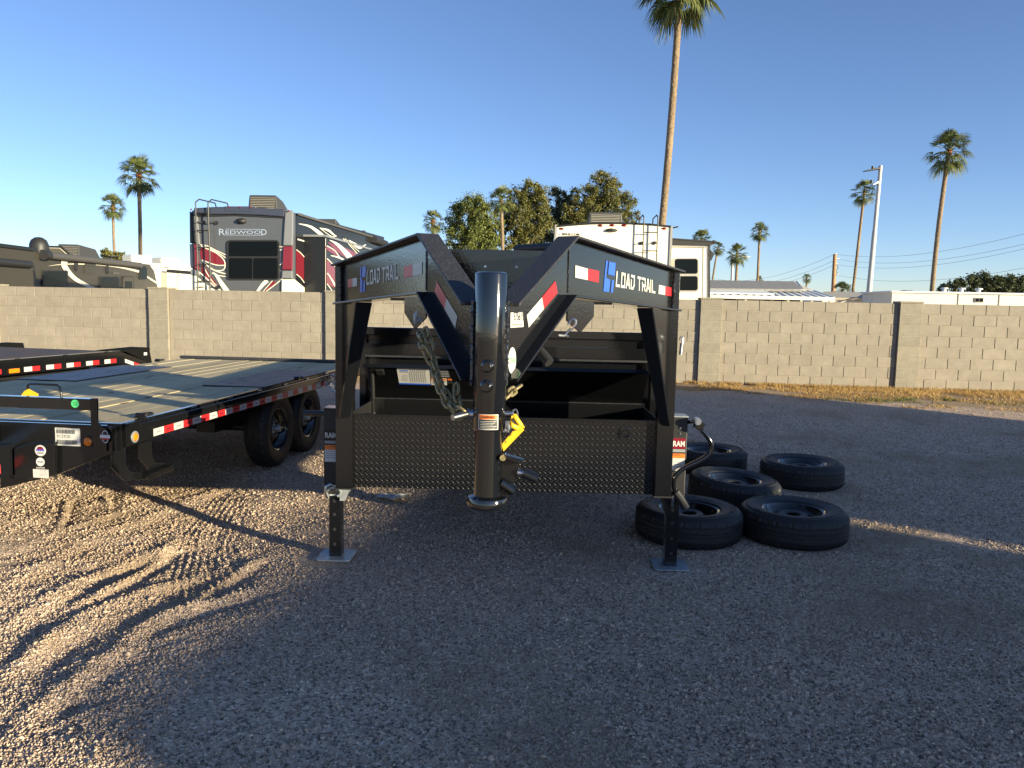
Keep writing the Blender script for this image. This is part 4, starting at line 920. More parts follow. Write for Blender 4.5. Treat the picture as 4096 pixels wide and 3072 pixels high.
MB().prism([q0 + Vector((0, 0, .545)), q1 + Vector((0, 0, .54)), q1 + Vector((0, 0, .60)), q0 + Vector((0, 0, .605))], nT, .001).build('red_tape', M['red_tape'], tg_)
# barcode label, round amber light
YP = -.0535
a, b_ = f7(615, 1220, YP), f7(882, 1035, YP); lab = MB().box(a.x, b_.x, YP, YP + .001, a.z, b_.z).build('stock_label', M['paper'], ftp)
rr = random.Random(5); W_ = b_.x - a.x; H_ = b_.z - a.z
for z0, z1, x1 in ((.68, .90, .80), (.08, .33, .88)):
    x = .05
    while x < x1:
        w_ = rr.choice((.006, .01, .016)); MB().box(a.x + W_ * x, a.x + W_ * (x + w_), YP - .0006, YP - .0001, a.z + H_ * z0, a.z + H_ * z1).build('barcode_bar', M['ink'], lab); x += w_ + rr.choice((.006, .01, .014))
text('912920', H_ * .19, M['ink'], lab, (a.x + W_ * .06, YP - .0002, a.z + H_ * .43), (1, 0, 0), (0, 0, 1), w=W_ * .55, off=.0004); MB().box(a.x + W_ * .06, a.x + W_ * .55, YP - .0006, YP - .0001, a.z + H_ * .93, a.z + H_ * .96).build('text_line', M['ink'], lab)
c = f7(975, 1180, YP); l = MB().lathe([(.0, .016), (.022, .013), (.029, .006), (.030, 0)], 28, Matrix.Translation((c.x, YP, c.z)) @ Matrix.Rotation(R(90), 4, 'X')).build('marker_light', M['amber'], ftp, smooth=True); MB().lathe([(.030, .008), (.037, .006), (.039, 0)], 28, Matrix.Translation((c.x, YP, c.z)) @ Matrix.Rotation(R(90), 4, 'X')).build('grommet', M['rubber'], l, smooth=True)
# front rail on curved bracket
rl = MB().box(-2.42, -.163, -.045, .02, .96, 1.034).build('front_rail', M['black_clean'], db, bev=.005)
bk = [(-.165, 1.036), (-.160, 1.042), (-.118, 1.045), (-.114, 1.035), (-.117, .90), (-.108, .875), (-.085, .858), (-.062, .852), (-.062, .703), (-.085, .700), (-.125, .715), (-.15, .745), (-.163, .79)]
bk = MB().prism([(x, -.066, z) for x, z in bk], (0, 1, 0), .012).build('rail_bracket', M['black'], rl, bev=.002); MB().prism([(-DW - x, -.066, z) for x, z in [(-.165, 1.036), (-.118, 1.045), (-.117, .90), (-.062, .852), (-.062, .703), (-.125, .715), (-.163, .79)]], (0, 1, 0), .012).build('rail_bracket', M['black'], rl)
c = f7(1165, 1125, -.067); bd = disc('badge', M['ink'], c, .027, .044, bk, y=-.0672); disc('badge_rim', M['white_shade'], c, .024, .041, bd, .0004, -.0686); disc('badge_inner', M['ink'], c, .020, .036, bd, .0004, -.0692); MB().box(c.x - .034, c.x + .034, -.0702, -.0697, c.z - .010, c.z + .012).build('badge_band', M['white_shade'], bd); MB().box(c.x - .026, c.x + .026, -.0708, -.0704, c.z - .018, c.z - .008).build('badge_red', M['red_tape'], bd)
c = f7(830, 760, -.046); g_ = disc('ship_sticker', M['green'], c, .027, .026, rl, y=-.0455); text('OK TO', .008, M['ink'], g_, (c.x, -.047, c.z + .003), (1, 0, 0), (0, 0, 1), anchor='c', w=.034, off=.0004, bold=.01); text('SHIP', .008, M['ink'], g_, (c.x, -.047, c.z - .011), (1, 0, 0), (0, 0, 1), anchor='c', w=.026, off=.0004, bold=.01)
MB().tube([(-.632, -.01, 1.034), (-.632, -.01, 1.105), (-.620, -.01, 1.116), (-.425, -.01, 1.113), (-.408, -.01, 1.102), (-.398, -.01, 1.034)], .0075, 10).build('grab_handle', M['black'], rl, smooth=True)
yt = empty('yellow_hang_tag', GB.W(-.63, -.02, 1.06)); tag(yt, 'yellow folded tag on the black grab handle of the deck trailer', 'tag')
MB().prism([GB.ex * x + GB.ey * y + Vector((0, 0, z)) for x, y, z in ((-.045, -.0, -.022), (.075, -.0, -.022), (.08, -.0, -.008), (.012, -.0, .024), (-.02, -.0, .008))], GB.ey, .001).build('tag_body', M['yellow'], yt)
# side: channel, stake pockets, rub rail
sd = MB().box(-.075, -.020, .045, DL, .715, .790).box(-.028, -.020, .045, DL, .79, .86).box(-.075, -.018, .045, DL, .855, .868).build('side_channel', M['black'], db)
MB().box(-.012, .0, .0, .22, .715, .866).box(-.055, -.001, -.0015, .003, .70, .868).build('corner_plate', M['black'], sd, bev=.003)
rub = MB().box(-.006, .006, .20, DL + .1, .797, .846).build('rub_rail', M['black'], sd, bev=.003)
for k in range(9):
    y = .30 + k * .58; MB().box(-.022, -.006, y, y + .085, .79, .862).build('stake_pocket', M['black_clean'], sd, bev=.003)
for k in range(4): y = .75 + k * 1.2; MB().box(-.022, -.004, y, y + .02, .80, .84).build('rail_spacer', M['black'], sd)
for k in range(34):
    y0 = .39 + k * .1305
    if y0 + .13 > DL: break
    t_ = MB().box(-.0195, -.0185, y0, y0 + .129, .725, .777).build('red_tape' if k % 2 else 'white_tape', M['red_tape' if k % 2 else 'white_tape'], sd)
    if k < 18: MB().box(-.0184, -.0180, y0 + .035, y0 + .098, .743, .757).build('tape_print', M['rv_maroon'] if k % 2 else M['grey_ink'], t_)
c = Vector((-.010, .141, .765)); l = MB().lathe([(.0, .014), (.022, .011), (.027, .004), (.028, 0)], 24, Matrix.Translation((.0005, .141, .765)) @ Matrix.Rotation(R(90), 4, 'Y')).build('marker_light', M['amber'], sd, smooth=True); MB().lathe([(.028, .006), (.038, .005), (.040, 0)], 24, Matrix.Translation((.0003, .141, .765)) @ Matrix.Rotation(R(90), 4, 'Y')).build('light_bezel', M['galv'], l, smooth=True)
# D-rings
for y, x in ((.30, -.045), (4.6, -DW + .05), (1.1, -DW + .05), (3.0, -.02)):
    dr = MB().box(x - .03, x + .03, y - .045, y + .0, DZ, DZ + .012).cyl((x - .028, y - .02, DZ + .018), (x + .028, y - .02, DZ + .018), .018, n=14).build('ring_bracket', M['black'], db, bev=.003)
    MB().tube([(x + .035 * math.sin(t) * (1 if abs(math.sin(t)) < .98 else 1), y + .045 - .06 * math.cos(t), DZ + .016) for t in (2 * math.pi * k / 22 for k in range(22))], .009, 8, closed=True).build('tie_ring', M['black_matte'], dr, smooth=True)
# step
stp = [(-.034, .691), (-.039, .597), (.093, .474), (.275, .438), (.290, .452), (.290, .492), (.156, .525), (.114, .583), (.119, .690)]
st_ = MB().prism([(-.05, y, z) for y, z in stp], (-1, 0, 0), .010).build('step_bracket', M['black'], db, bev=.002); st2 = MB().prism([(-.05 - .0, y + .30, z + .0) for y, z in stp], (-1, 0, 0), .010)
st2.build('step_bracket', M['black'], db, bev=.002); tread_ = MB().box(-.062, .012, .285, .585, .440, .486).build('step_tread', M['tread'], st_, bev=.008)
for k in range(9):
    for q in range(3): MB().box(-.05 + q * .022, -.044 + q * .022, .30 + k * .031, .316 + k * .031, .486, .4895).build('grip_tooth', M['tread'], tread_)
# raised plates over the wheels and the steel tail
M['plate_deck'] = mat('tread_steel', (.045, .045, .052), .38, metal=.3, bump=(70, .9, .006, 1), dust=(8, .5, .4, (.1, .09, .085)))
for x0, x1 in ((-.64, -.03), (-DW + .02, -DW + .64)):
    MB().box(x0, x1, 2.215, 3.90, DZ + .001, DZ + .008).build('wheel_plate', M['plate_deck'], db)
tl_ = MB().hexa([(-DW, DL, .72), (0, DL, .72), (0, DL + .75, .62), (-DW, DL + .75, .62)], [(-DW, DL, DZ + .006), (0, DL, DZ + .006), (0, DL + .75, .80), (-DW, DL + .75, .80)]).build('steel_tail', M['plate_deck'], db)
MB().box(-DW, 0, DL - .03, DL + .035, DZ + .002, DZ + .035).build('tail_ridge', M['plate_deck'], tl_)
# chassis and running gear
ch = MB()
for x in (-.62, -1.93): ch.box(x - .05, x + .05, .045, DL, .55, .80)
for k in range(10): ch.box(-DW + .08, -.08, .3 + k * .5, .36 + k * .5, .74, .82)
ch.build('chassis', M['black_matte'], db)
for k in range(2):
    y = 2.80 + k * .80; MB().cyl((-DW + .3, y, .39), (-.3, y, .39), .04, n=12).build('axle', M['black_matte'], db, smooth=True)
    for s, x in ((1, -.24), (-1, -DW + .24)): wheel(db, (x, y, .385), (0, R(90) * s, 0), sc=.985)
MB().box(-.72, -.54, 2.25, 4.15, .42, .52).build('spring_hanger', M['black_matte'], db)
# clear plastic bag hooked behind the rear corner
bgp = GA.loc(GB.W(.06, 3.95, .62)); bgw = GB.W(*GB.px(8, 2050, 530, .06))
b = bmesh.new(); bmesh.ops.create_icosphere(b, subdivisions=3, radius=1)
for v in b.verts:
    n_ = v.co.normalized(); k = 1 + .22 * math.sin(n_.x * 9 + n_.z * 7) * math.sin(n_.y * 8) + .1 * math.sin(n_.z * 17); v.co = Vector((n_.x * .07 * k, n_.y * .08 * k, n_.z * .10 * k * (1 - .3 * n_.x)))
me_ = bpy.data.meshes.new('plastic_bag'); b.to_mesh(me_); b.free(); o = link('plastic_bag', me_, M['plastic_film'], smooth=True); o.location = bgw; tag(o, 'crumpled clear plastic bag hanging beside the deck trailer rail', 'bag')

# ---------------------------------------------------------------- black steel-deck trailer at far left
pC = GB.W(-3.42, 4.3, 0); GC = Frame((pC.x, pC.y, 0), -12.0)
tc_ = empty('equipment_trailer', GC.o, GC.yaw); tag(tc_, 'low black steel-deck trailer with red-white tape and raised rear ramps at far left', 'trailer')
Lc1 = GC.px(7, 1340, 262, 0).y; Lc0, Wc = Lc1 - 6.5, 2.5
cd = MB().box(-Wc, -.02, Lc0, Lc1, .90, .945).build('steel_deck', mat('steel_deck_reflection', (.075, .055, .04), .6, bump=(45, 1, .008, 1), dust=(4, .46, .6, (.16, .095, .06))), tc_)  # brown of the reflection put into the deck's base colour
cs = MB().box(-.09, 0, Lc0, Lc1, .78, .955).build('side_channel', M['black'], tc_); MB().box(-Wc - .0, -Wc + .09, Lc0, Lc1, .78, .955).build('side_channel', M['black'], tc_)
tape_x = [(265, 357, 441), (510, 597, 676), (735, 816, 890), (952, 1027, 1096), (1155, 1223, 1286)]
for xa, xm, xb in tape_x:
    ya, ym, yb = [GC.px(7, x, 372 - .094 * (x - 350), 0).y for x in (xa, xm, xb)]
    MB().box(.001, .002, ya, ym - .003, .80, .855).build('white_tape', M['white_tape'], cs); MB().box(.001, .002, ym, yb, .80, .855).build('red_tape', M['red_tape'], cs)
MB().box(.001, .002, GC.px(7, -60, 408, 0).y, GC.px(7, 14, 402, 0).y, .80, .855).build('red_tape', M['red_tape'], cs)
yam = GC.px(7, 150, 380, 0).y
MB().box(.001, .016, yam - .07, yam + .07, .80, .85).build('marker_light', M['amber'], cs, bev=.006)
for k in range(7): MB().box(.0, .012, Lc1 - .3 - k * .7, Lc1 - .24 - k * .7, .94, .962).build('stake_loop', M['black'], cs)
# beaver tail and ramps lying back
MB().hexa([(-Wc, Lc1, .72), (0, Lc1, .72), (0, Lc1 + .85, .52), (-Wc, Lc1 + .85, .52)], [(-Wc, Lc1, .94), (0, Lc1, .94), (0, Lc1 + .85, .66), (-Wc, Lc1 + .85, .66)]).build('beaver_tail', M['black'], tc_)
MB().prism([(.0012, Lc1 + .07, .79), (.0012, Lc1 + .24, .735), (.0012, Lc1 + .24, .785), (.0012, Lc1 + .07, .84)], (1, 0, 0), .001).build('white_tape', M['white_tape'], tc_); MB().prism([(.0012, Lc1 + .25, .733), (.0012, Lc1 + .40, .685), (.0012, Lc1 + .40, .735), (.0012, Lc1 + .25, .783)], (1, 0, 0), .001).build('red_tape', M['red_tape'], tc_)
for x0, x1 in ((-.34, -.04), (-Wc + .04, -Wc + .34)):
    r_ = MB().prism([(x0, Lc1 - .08, .955), (x0, Lc1 + .62, .966), (x0, Lc1 + .68, .72), (x0, Lc1 + .15, .93)], (1, 0, 0), x1 - x0).build('ramp', mat('ramp_black', (.006, .006, .006), .9, spec=.1), tc_)
MB().box(-.036, -.030, Lc1 + .50, Lc1 + .56, .86, .90).build('ramp_sticker', M['paper'], tc_)
MB().box(-Wc + .5, -Wc + .6, Lc0, Lc1, .55, .78).box(-.6, -.5, Lc0, Lc1, .55, .78).build('chassis', M['black_matte'], tc_)
for k in range(2):
    for s, x in ((1, -.22), (-1, -Wc + .22)): wheel(tc_, (x, Lc1 - 2.9 + k * .85, .39), (0, R(90) * s, 0))
# ---------------------------------------------------------------- campers behind the wall
GZ0 = .21
def plane_f(fr, ax, off):
    """trace photo points onto a camper face: ax 'y' = rear face at local y = off, ax 'x' = side face at local x = off"""
    if ax == 'y': return lambda n, x, y: fr.py(n, x, y, off)
    return lambda n, x, y: fr.px(n, x, y, off)
def shape(name, f, n, pts, nrm, m, parent, t=.004, sub=0):
    P = [f(n, *p) for p in pts]
    return MB().prism(P, nrm, t).build(name, m, parent)
def smooth_poly(pts, k=4):
    out = []; n = len(pts)
    for i in range(n):
        p0, p1, p2, p3 = [Vector(pts[(i + j) % n]) for j in (-1, 0, 1, 2)]
        for q in range(k):
            t = q / k; v = .5 * ((2 * p1) + (p2 - p0) * t + (2 * p0 - 5 * p1 + 4 * p2 - p3) * t * t + (3 * p1 - p0 - 3 * p2 + p3) * t ** 3); out.append((v.x, v.y))
    return out
def stripe(name, f, n, pts, w, nrm, m, parent, t=.005):
    """a curved pinstripe of pixel width w (or list) along photo points"""
    pts = [Vector(p) for p in pts]; ws = w if isinstance(w, (list, tuple)) else [w] * len(pts); fine, fw = [], []
    for i in range(len(pts) - 1):
        p0, p1, p2, p3 = pts[max(i - 1, 0)], pts[i], pts[i + 1], pts[min(i + 2, len(pts) - 1)]
        for q in range(5):
            u = q / 5; fine.append(.5 * ((2 * p1) + (p2 - p0) * u + (2 * p0 - 5 * p1 + 4 * p2 - p3) * u * u + (3 * p1 - p0 - 3 * p2 + p3) * u ** 3)); fw.append(ws[i] * (1 - u) + ws[i + 1] * u)
    fine.append(pts[-1]); fw.append(ws[-1]); b = MB(); L_, R_ = [], []
    for i, p in enumerate(fine):
        d = (fine[min(i + 1, len(fine) - 1)] - fine[max(i - 1, 0)]).normalized(); q = Vector((-d.y, d.x)) * fw[i] / 2; L_.append(f(n, *(p - q)) + Vector(nrm) * t); R_.append(f(n, *(p + q)) + Vector(nrm) * t)
    k = len(L_); b.add(L_ + R_, [(i, i + 1, k + i + 1, k + i) for i in range(k - 1)]); return b.build(name, m, parent, fix=False)
def rounded(x0, y0, x1, y1, r):
    P = []
    for cx, cy, a in ((x1 - r, y0 + r, -90), (x1 - r, y1 - r, 0), (x0 + r, y1 - r, 90), (x0 + r, y0 + r, 180)):
        for k in range(5): t = R(a + k * 22.5); P.append((cx + r * math.cos(t), cy + r * math.sin(t)))
    return P
def rv_wheels(parent, xs_, ys_):
    for x in xs_:
        for y in ys_:
            w = inst('wheel', TYRE, parent, (x, y, .39), (0, R(90) * (1 if x > -1 else -1), 0)); inst('rim', RIM, w, (0, 0, 0)); inst('wheel_disc', DISC, w, (0, 0, 0))
def ac_unit(parent, x, y, z, w, l, h, m, slats=True):
    a = MB().hexa([(x - w / 2, y, z), (x + w / 2, y, z), (x + w / 2, y + l, z), (x - w / 2, y + l, z)], [(x - w / 2 + .03, y + .02, z + h), (x + w / 2 - .03, y + .02, z + h), (x + w / 2 - .12, y + l - .25, z + h * .85), (x - w / 2 + .12, y + l - .25, z + h * .85)]).build('roof_air_unit', m, parent, bev=.03)
    if slats:
        for k in range(7):
            zz_ = z + .05 + k * (h - .09) / 7; MB().box(x - w * .40, x + w * .40, y - .012, y + .02, zz_, zz_ + .007).build('louvre', M['tan_roof'] if m is M['ac_grey'] else M['plastic'], a)
    return a
# --- red and grey fifth-wheel camper
YR = 18.2
cr_ = at(*zz(12, 1222, 600), YR); cl_ = at(*zz(12, 155, 600), YR)
rvW = 2.46; GR = Frame((cr_.x, YR, GZ0), -3.0)
rr_ = empty('fifth_wheel_camper', GR.o, GR.yaw); tag(rr_, 'dark grey and maroon fifth-wheel camper with rear ladder, lettered REDWOOD', 'camper')
fR = plane_f(GR, 'y', -.003); fS = plane_f(GR, 'x', .003); nR, nS = Vector((0, -1, 0)), Vector((1, 0, 0))
def TR(x, y): return fR(12, x, y)
top = [TR(*p) for p in ((155, 232), (210, 212), (400, 202), (620, 198), (850, 205), (1050, 218), (1140, 226), (1215, 240))]
xl = top[0].x
prof = [Vector((xl, 0, .45))] + [Vector((p.x, 0, p.z - .02)) for p in top] + [Vector((0, 0, .45))]
LR = 11.0
body = MB().prism(prof, (0, 1, 0), LR).build('body', M['rv_grey'], rr_, bev=.05)
cap = MB().prism([TR(*p) + Vector((0, -.0, 0)) for p in ((205, 215), (400, 203), (620, 199), (850, 206), (1140, 228), (1130, 305), (900, 288), (620, 278), (400, 280), (238, 292), (205, 295))], (0, -1, 0), .07).build('rear_visor', M['rv_navy'], rr_, bev=.02)
shape('visor_panel', lambda n, x, y: fR(n, x, y) + Vector((0, -.07, 0)), 12, [(525, 198), (845, 198), (820, 248), (535, 246)], nR, M['rv_navy'], cap, .012)
for x, y in ((183, 230), (572, 210), (680, 210), (790, 212), (1182, 246)):
    p = TR(x, y) + Vector((0, -.085, 0)); MB().lathe([(0, .012), (.016, .01), (.022, 0)], 12, Matrix.Translation(p) @ Matrix.Rotation(R(90), 4, 'X')).build('marker_light', M['red_lens'], cap, smooth=True)
MB().prism([TR(*p) for p in ((240, 294), (620, 280), (1133, 306), (1133, 318), (620, 293), (240, 304))], nR, .02).build('painted_visor_shadow', M['plastic'], rr_)  # raised dark strip painted in as the visor's shadow
# right corner pillar and left corner pillar
sp1 = MB().prism([TR(*p) for p in ((1140, 230), (1222, 240), (1215, 600), (1118, 598))], nR, .05).build('corner_pillar', M['rv_silver'], rr_, bev=.02)
MB().prism([TR(*p) for p in ((1118, 606), (1215, 606), (1210, 850), (1108, 848))], nR, .05).build('pillar_panel', M['rv_maroon'], sp1, bev=.02)
MB().prism([TR(*p) for p in ((1108, 858), (1212, 858), (1216, 940), (1102, 935))], nR, .05).build('pillar_panel', M['rv_silver'], sp1, bev=.02)
MB().prism([TR(*p) for p in ((1102, 945), (1220, 945), (1240, 1200), (1098, 1200))], nR, .05).build('pillar_panel', M['rv_white'], sp1, bev=.02)
sp2 = MB().prism([TR(*p) for p in ((157, 240), (205, 300), (225, 570), (160, 575))], nR, .05).build('corner_pillar', M['rv_charcoal'], rr_, bev=.02)
MB().prism([TR(*p) for p in ((206, 296), (238, 300), (262, 590), (222, 570))], nR, .055).build('pillar_panel', M['rv_silver'], sp2, bev=.01)
MB().prism([TR(*p) for p in ((160, 585), (235, 580), (255, 850), (170, 830))], nR, .05).build('pillar_panel', M['rv_maroon'], sp2, bev=.02)
MB().prism([TR(*p) for p in ((160, 585), (205, 582), (215, 835), (168, 826))], nR, .056).build('pillar_panel', M['rv_navy'], sp2, bev=.01)
MB().prism([TR(*p) for p in ((166, 838), (255, 860), (262, 905), (166, 905))], nR, .05).build('pillar_panel', M['rv_silver'], sp2, bev=.02)
MB().prism([TR(*p) for p in ((166, 908), (215, 908), (330, 1000), (420, 1060), (300, 1200), (166, 1200))], nR, .045).build('pillar_panel', M['rv_white'], sp2, bev=.01)
# rear graphics
def gr(pts, m, t=.005, sm=True): return shape('graphic', fR, 12, smooth_poly(pts) if sm else pts, nR, m, rr_, t)
gr([(268, 612), (380, 640), (470, 700), (508, 760), (505, 795), (420, 790), (340, 770), (275, 745)], M['rv_maroon'])
gr([(285, 790), (330, 850), (380, 920), (440, 1015), (400, 1000), (320, 930), (275, 880)], M['rv_maroon'])
gr([(1020, 960), (1025, 1000), (930, 1068), (910, 1066), (960, 1020)], M['rv_maroon'])
for pts, w in (([(262, 590), (330, 600), (430, 650), (540, 700)], 8), ([(270, 605), (350, 622), (450, 675), (540, 735)], 8), ([(285, 612), (420, 670), (500, 740), (518, 800), (505, 840), (470, 856), (410, 850), (360, 820)], 10), ([(280, 745), (360, 778), (440, 800), (512, 800)], 9),
               ([(280, 748), (330, 800), (400, 850), (470, 875), (545, 892)], 10), ([(300, 815), (330, 880), (390, 970), (440, 1020)], 9), ([(380, 880), (450, 905), (545, 918)], 8), ([(250, 870), (320, 930), (400, 1010), (470, 1058)], 12),
               ([(1005, 958), (960, 1010), (910, 1068)], 7), ([(1110, 935), (1050, 985), (940, 1068)], 9), ([(1075, 610), (1115, 612)], 6), ([(1078, 645), (1095, 640), (1115, 628)], [2, 12, 4]), ([(1078, 800), (1095, 785), (1108, 770)], [2, 12, 4])):
    stripe('pinstripe', fR, 12, pts, w, nR, M['rv_white'], rr_, .008)
stripe('swoosh', fR, 12, [(390, 870), (430, 910), (490, 1000), (540, 1070)], [4, 28, 44, 52], nR, M['rv_white'], rr_, .009)
stripe('swoosh', fR, 12, [(950, 955), (900, 1005), (850, 1070)], [44, 36, 26], nR, M['rv_white'], rr_, .009)
gr([(1078, 628), (1115, 615), (1110, 880), (1105, 910), (1075, 800)], M['rv_navy'], .004, False)
wn_ = shape('rear_window', fR, 12, rounded(536, 540, 1075, 953, 38), nR, M['plastic'], rr_, .03)
for pts in (rounded(560, 556, 1060, 708, 16), rounded(560, 728, 800, 938, 14), rounded(810, 728, 1060, 938, 14)):
    shape('pane', lambda n, x, y: fR(n, x, y) + Vector((0, -.03, 0)), 12, pts, nR, M['glass'], wn_, .004)
# lettering with a bar over and under
e1 = (TR(900, 490) - TR(480, 490)).normalized(); LT = lambda x, y: TR(x, y) + Vector((0, -.004, 0))
text('R', abs(LT(450, 425).z - LT(450, 490).z), M['chrome'], rr_, LT(452, 490), e1, (0, 0, 1), w=(LT(518, 490) - LT(452, 490)).length, bold=.01)
text('EDWOO', abs(LT(600, 443).z - LT(600, 478).z), M['chrome'], rr_, LT(520, 478), e1, (0, 0, 1), w=(LT(885, 478) - LT(520, 478)).length, bold=.012)
text('D', abs(LT(900, 430).z - LT(900, 490).z), M['chrome'], rr_, LT(888, 489), e1, (0, 0, 1), w=(LT(945, 478) - LT(888, 478)).length, bold=.01)
for a, b_, y in ((520, 900, 429), (520, 900, 489)): stripe('lettering_bar', fR, 12, [(a, y), (b_, y + 2)], 5, nR, M['chrome'], rr_, .006)
p = TR(685, 347); MB().lathe([(0, .10), (.06, .09), (.11, .04), (.12, 0)], 16, Matrix.Translation(p) @ Matrix.Rotation(R(90), 4, 'X') @ Matrix.Diagonal((1, .6, 1, 1))).build('camera_housing', M['plastic'], rr_, smooth=True)
# ladder
ldr = MB(); la = [TR(*p) + Vector((0, -.14, 0)) for p in ((240, 190), (242, 320), (258, 700), (262, 1150))]; lb_ = [TR(*p) + Vector((0, -.14, 0)) for p in ((368, 190), (370, 320), (385, 700), (388, 1150))]
ta, tb_ = TR(240, 125).z, TR(240, 128).z
for L_, px2 in ((la, 360), (lb_, 490)):
    pth = [L_[0] + Vector((.26, .55, -.02)), L_[0] + Vector((.24, .50, ta - L_[0].z - .03)), L_[0] + Vector((.05, .08, ta - L_[0].z)), L_[0] + Vector((0, 0, ta - L_[0].z - .08))] + L_; ldr.tube(pth, .016, 8)
ldr = ldr.build('ladder', M['plastic'], rr_, smooth=True)
for y in (270, 447, 622, 793, 965):
    a, b_ = TR(240 + (y - 190) * .025, y) + Vector((0, -.14, 0)), TR(368 + (y - 190) * .025, y) + Vector((0, -.14, 0)); MB().cyl(a, b_, .013, n=8).build('rung', M['plastic'], ldr, smooth=True)
for x, y in ((300, 362), (428, 365), (318, 1025), (448, 1025)):
    p = TR(x, y); MB().cyl(p, p + Vector((-.10, -.14, 0)), .012, n=8).cyl(p, p + Vector((0, -.03, 0)), .045, n=12).build('standoff', M['plastic'], ldr, smooth=True)
# roof units
zt_ = TR(760, 202).z
ac_unit(rr_, (TR(940, 200).x + TR(760, 200).x) / 2 + .02, .25, zt_ - .04, .72, .95, .36, M['ac_grey']); ac_unit(rr_, -.75, 5.0, zt_ - .06, .7, .9, .34, M['ac_grey'], False); ac_unit(rr_, -.75, 8.6, zt_ - .06, .7, .9, .34, M['ac_grey'], False)
# slide-out: its dark rear face, then its painted outer face
so0 = fS(12, 1325, 700).y; xo = GR.py(12, 1550, 700, so0).x; zs1 = GR.py(12, 1440, 508, so0).z
sld = MB().box(.0, xo, so0, so0 + 6.5, .9, zs1).build('slide_out', M['rv_charcoal'], rr_, bev=.015)
MB().box(-.02, xo + .03, so0 - .04, so0 + 6.5, zs1, zs1 + .05).build('slide_topper', M['rv_silver'], sld)
stripe('slide_edge', lambda n, x, y: GR.py(n, x, y, so0 - .004), 12, [(1550, 520), (1550, 1100)], 5, nR, M['rv_white'], sld, .004)
fO = plane_f(GR, 'x', xo + .003)
# side wall graphics, slide-out
def side_of(pts): return fO if min(p[0] for p in pts) > 1552 and max(p[1] for p in pts) > 560 else fS
def SS(pts, m, t=.006, sm=True): return shape('graphic', side_of(pts), 12, smooth_poly(pts) if sm else pts, nS, m, rr_, t)
shape('side_panel', fS, 12, [(1245, 262), (1550, 345), (1900, 440), (2150, 510), (2150, 1100), (1900, 1100), (1550, 1100), (1245, 1100)], nS, M['rv_charcoal'], rr_, .003)
stripe('awning_rail', fS, 12, [(1245, 270), (1500, 350), (1800, 440), (2140, 545)], [24, 22, 18, 14], nS, M['awning'], rr_, .05)
SS([(1245, 640), (1325, 715), (1325, 960), (1245, 890)], M['rv_maroon'], sm=False); SS([(1220, 940), (1330, 1030), (1330, 1100), (1220, 1100)], M['rv_white'], .008, False)
SS([(1558, 600), (1640, 640), (1700, 720), (1640, 690), (1558, 640)], M['rv_maroon']); SS([(1558, 740), (1620, 800), (1690, 900), (1700, 1060), (1560, 1000)], M['rv_maroon'], sm=False); SS([(1572, 570), (1750, 720), (1860, 690), (1800, 640), (1650, 590)], M['rv_maroon'])
for pts, w in (([(1245, 640), (1290, 675), (1325, 715)], 7), ([(1245, 892), (1290, 930), (1325, 980)], 7), ([(1560, 600), (1640, 650), (1690, 720)], 8), ([(1560, 730), (1620, 790), (1690, 875)], 8), ([(1560, 880), (1620, 960), (1690, 1060)], 8), ([(1490, 420), (1600, 500), (1660, 500)], 5), ([(1725, 525), (1790, 590), (1870, 680)], 6), ([(1745, 525), (1820, 600), (1890, 660)], 5), ([(1560, 990), (1610, 1060)], 8)):
    stripe('pinstripe', side_of(pts), 12, pts, w, nS, M['rv_white'], rr_, .012)
for pts, w in (([(1265, 372), (1380, 400), (1470, 460), (1550, 520), (1600, 500)], [3, 22, 34, 26, 3]), ([(1480, 415), (1570, 440), (1620, 480), (1655, 500)], [2, 22, 16, 2]), ([(1585, 540), (1670, 590), (1760, 680), (1800, 730)], [3, 30, 52, 60]), ([(1780, 540), (1850, 590), (1900, 620), (1960, 585)], [3, 34, 22, 4]), ([(1595, 700), (1680, 720), (1760, 760)], [4, 18, 12]), ([(1255, 532), (1300, 545), (1395, 572)], [14, 12, 3]), ([(1565, 880), (1620, 970), (1680, 1065)], [4, 18, 30])):
    stripe('swoosh', side_of(pts), 12, pts, w, nS, M['rv_white'], rr_, .015)
MB().cyl((.10, 7.6, fS(12, 1990, 590).z + .2), (.10, 9.4, fS(12, 1990, 590).z + .2), .11, n=14).build('awning_roll', M['plastic'], rr_, smooth=True)
rv_wheels(rr_, (-.2, xl + .2), (5.2, 6.1))

# --- white travel trailer
YW = 16.9
w0 = at(*zz(14, 1335, 400), YW); GW = Frame((w0.x, YW, GZ0), -2.0)
wt = empty('travel_trailer', GW.o, GW.yaw); tag(wt, 'white camper with black ladder and red marker lights, rising behind the right neck', 'camper')
fW = plane_f(GW, 'y', -.003); nW = Vector((0, -1, 0))
def TW(x, y): return fW(14, x, y)
tp = [TW(*p) for p in ((66, 182), (250, 164), (450, 150), (700, 145), (900, 150), (1100, 160), (1338, 184))]
prof = [Vector((tp[0].x, 0, .45))] + [Vector((p.x, 0, p.z)) for p in tp] + [Vector((0, 0, .45))]
MB().prism(prof, (0, 1, 0), 8.6).build('body', M['rv_white'], wt, bev=.02)
for a, b_ in zip(tp[:-1], tp[1:]):
    pass
MB().tube([Vector((p.x, -.01, p.z)) for p in tp], .022, 8).build('roof_trim', M['plastic'], wt, smooth=True)
for x in (tp[0].x, -.0): MB().bar(Vector((x, -.012, .5)), Vector((x, -.012, tp[-1].z)), .05, .03, (0, 1, 0)).build('corner_trim', M['trim'], wt)
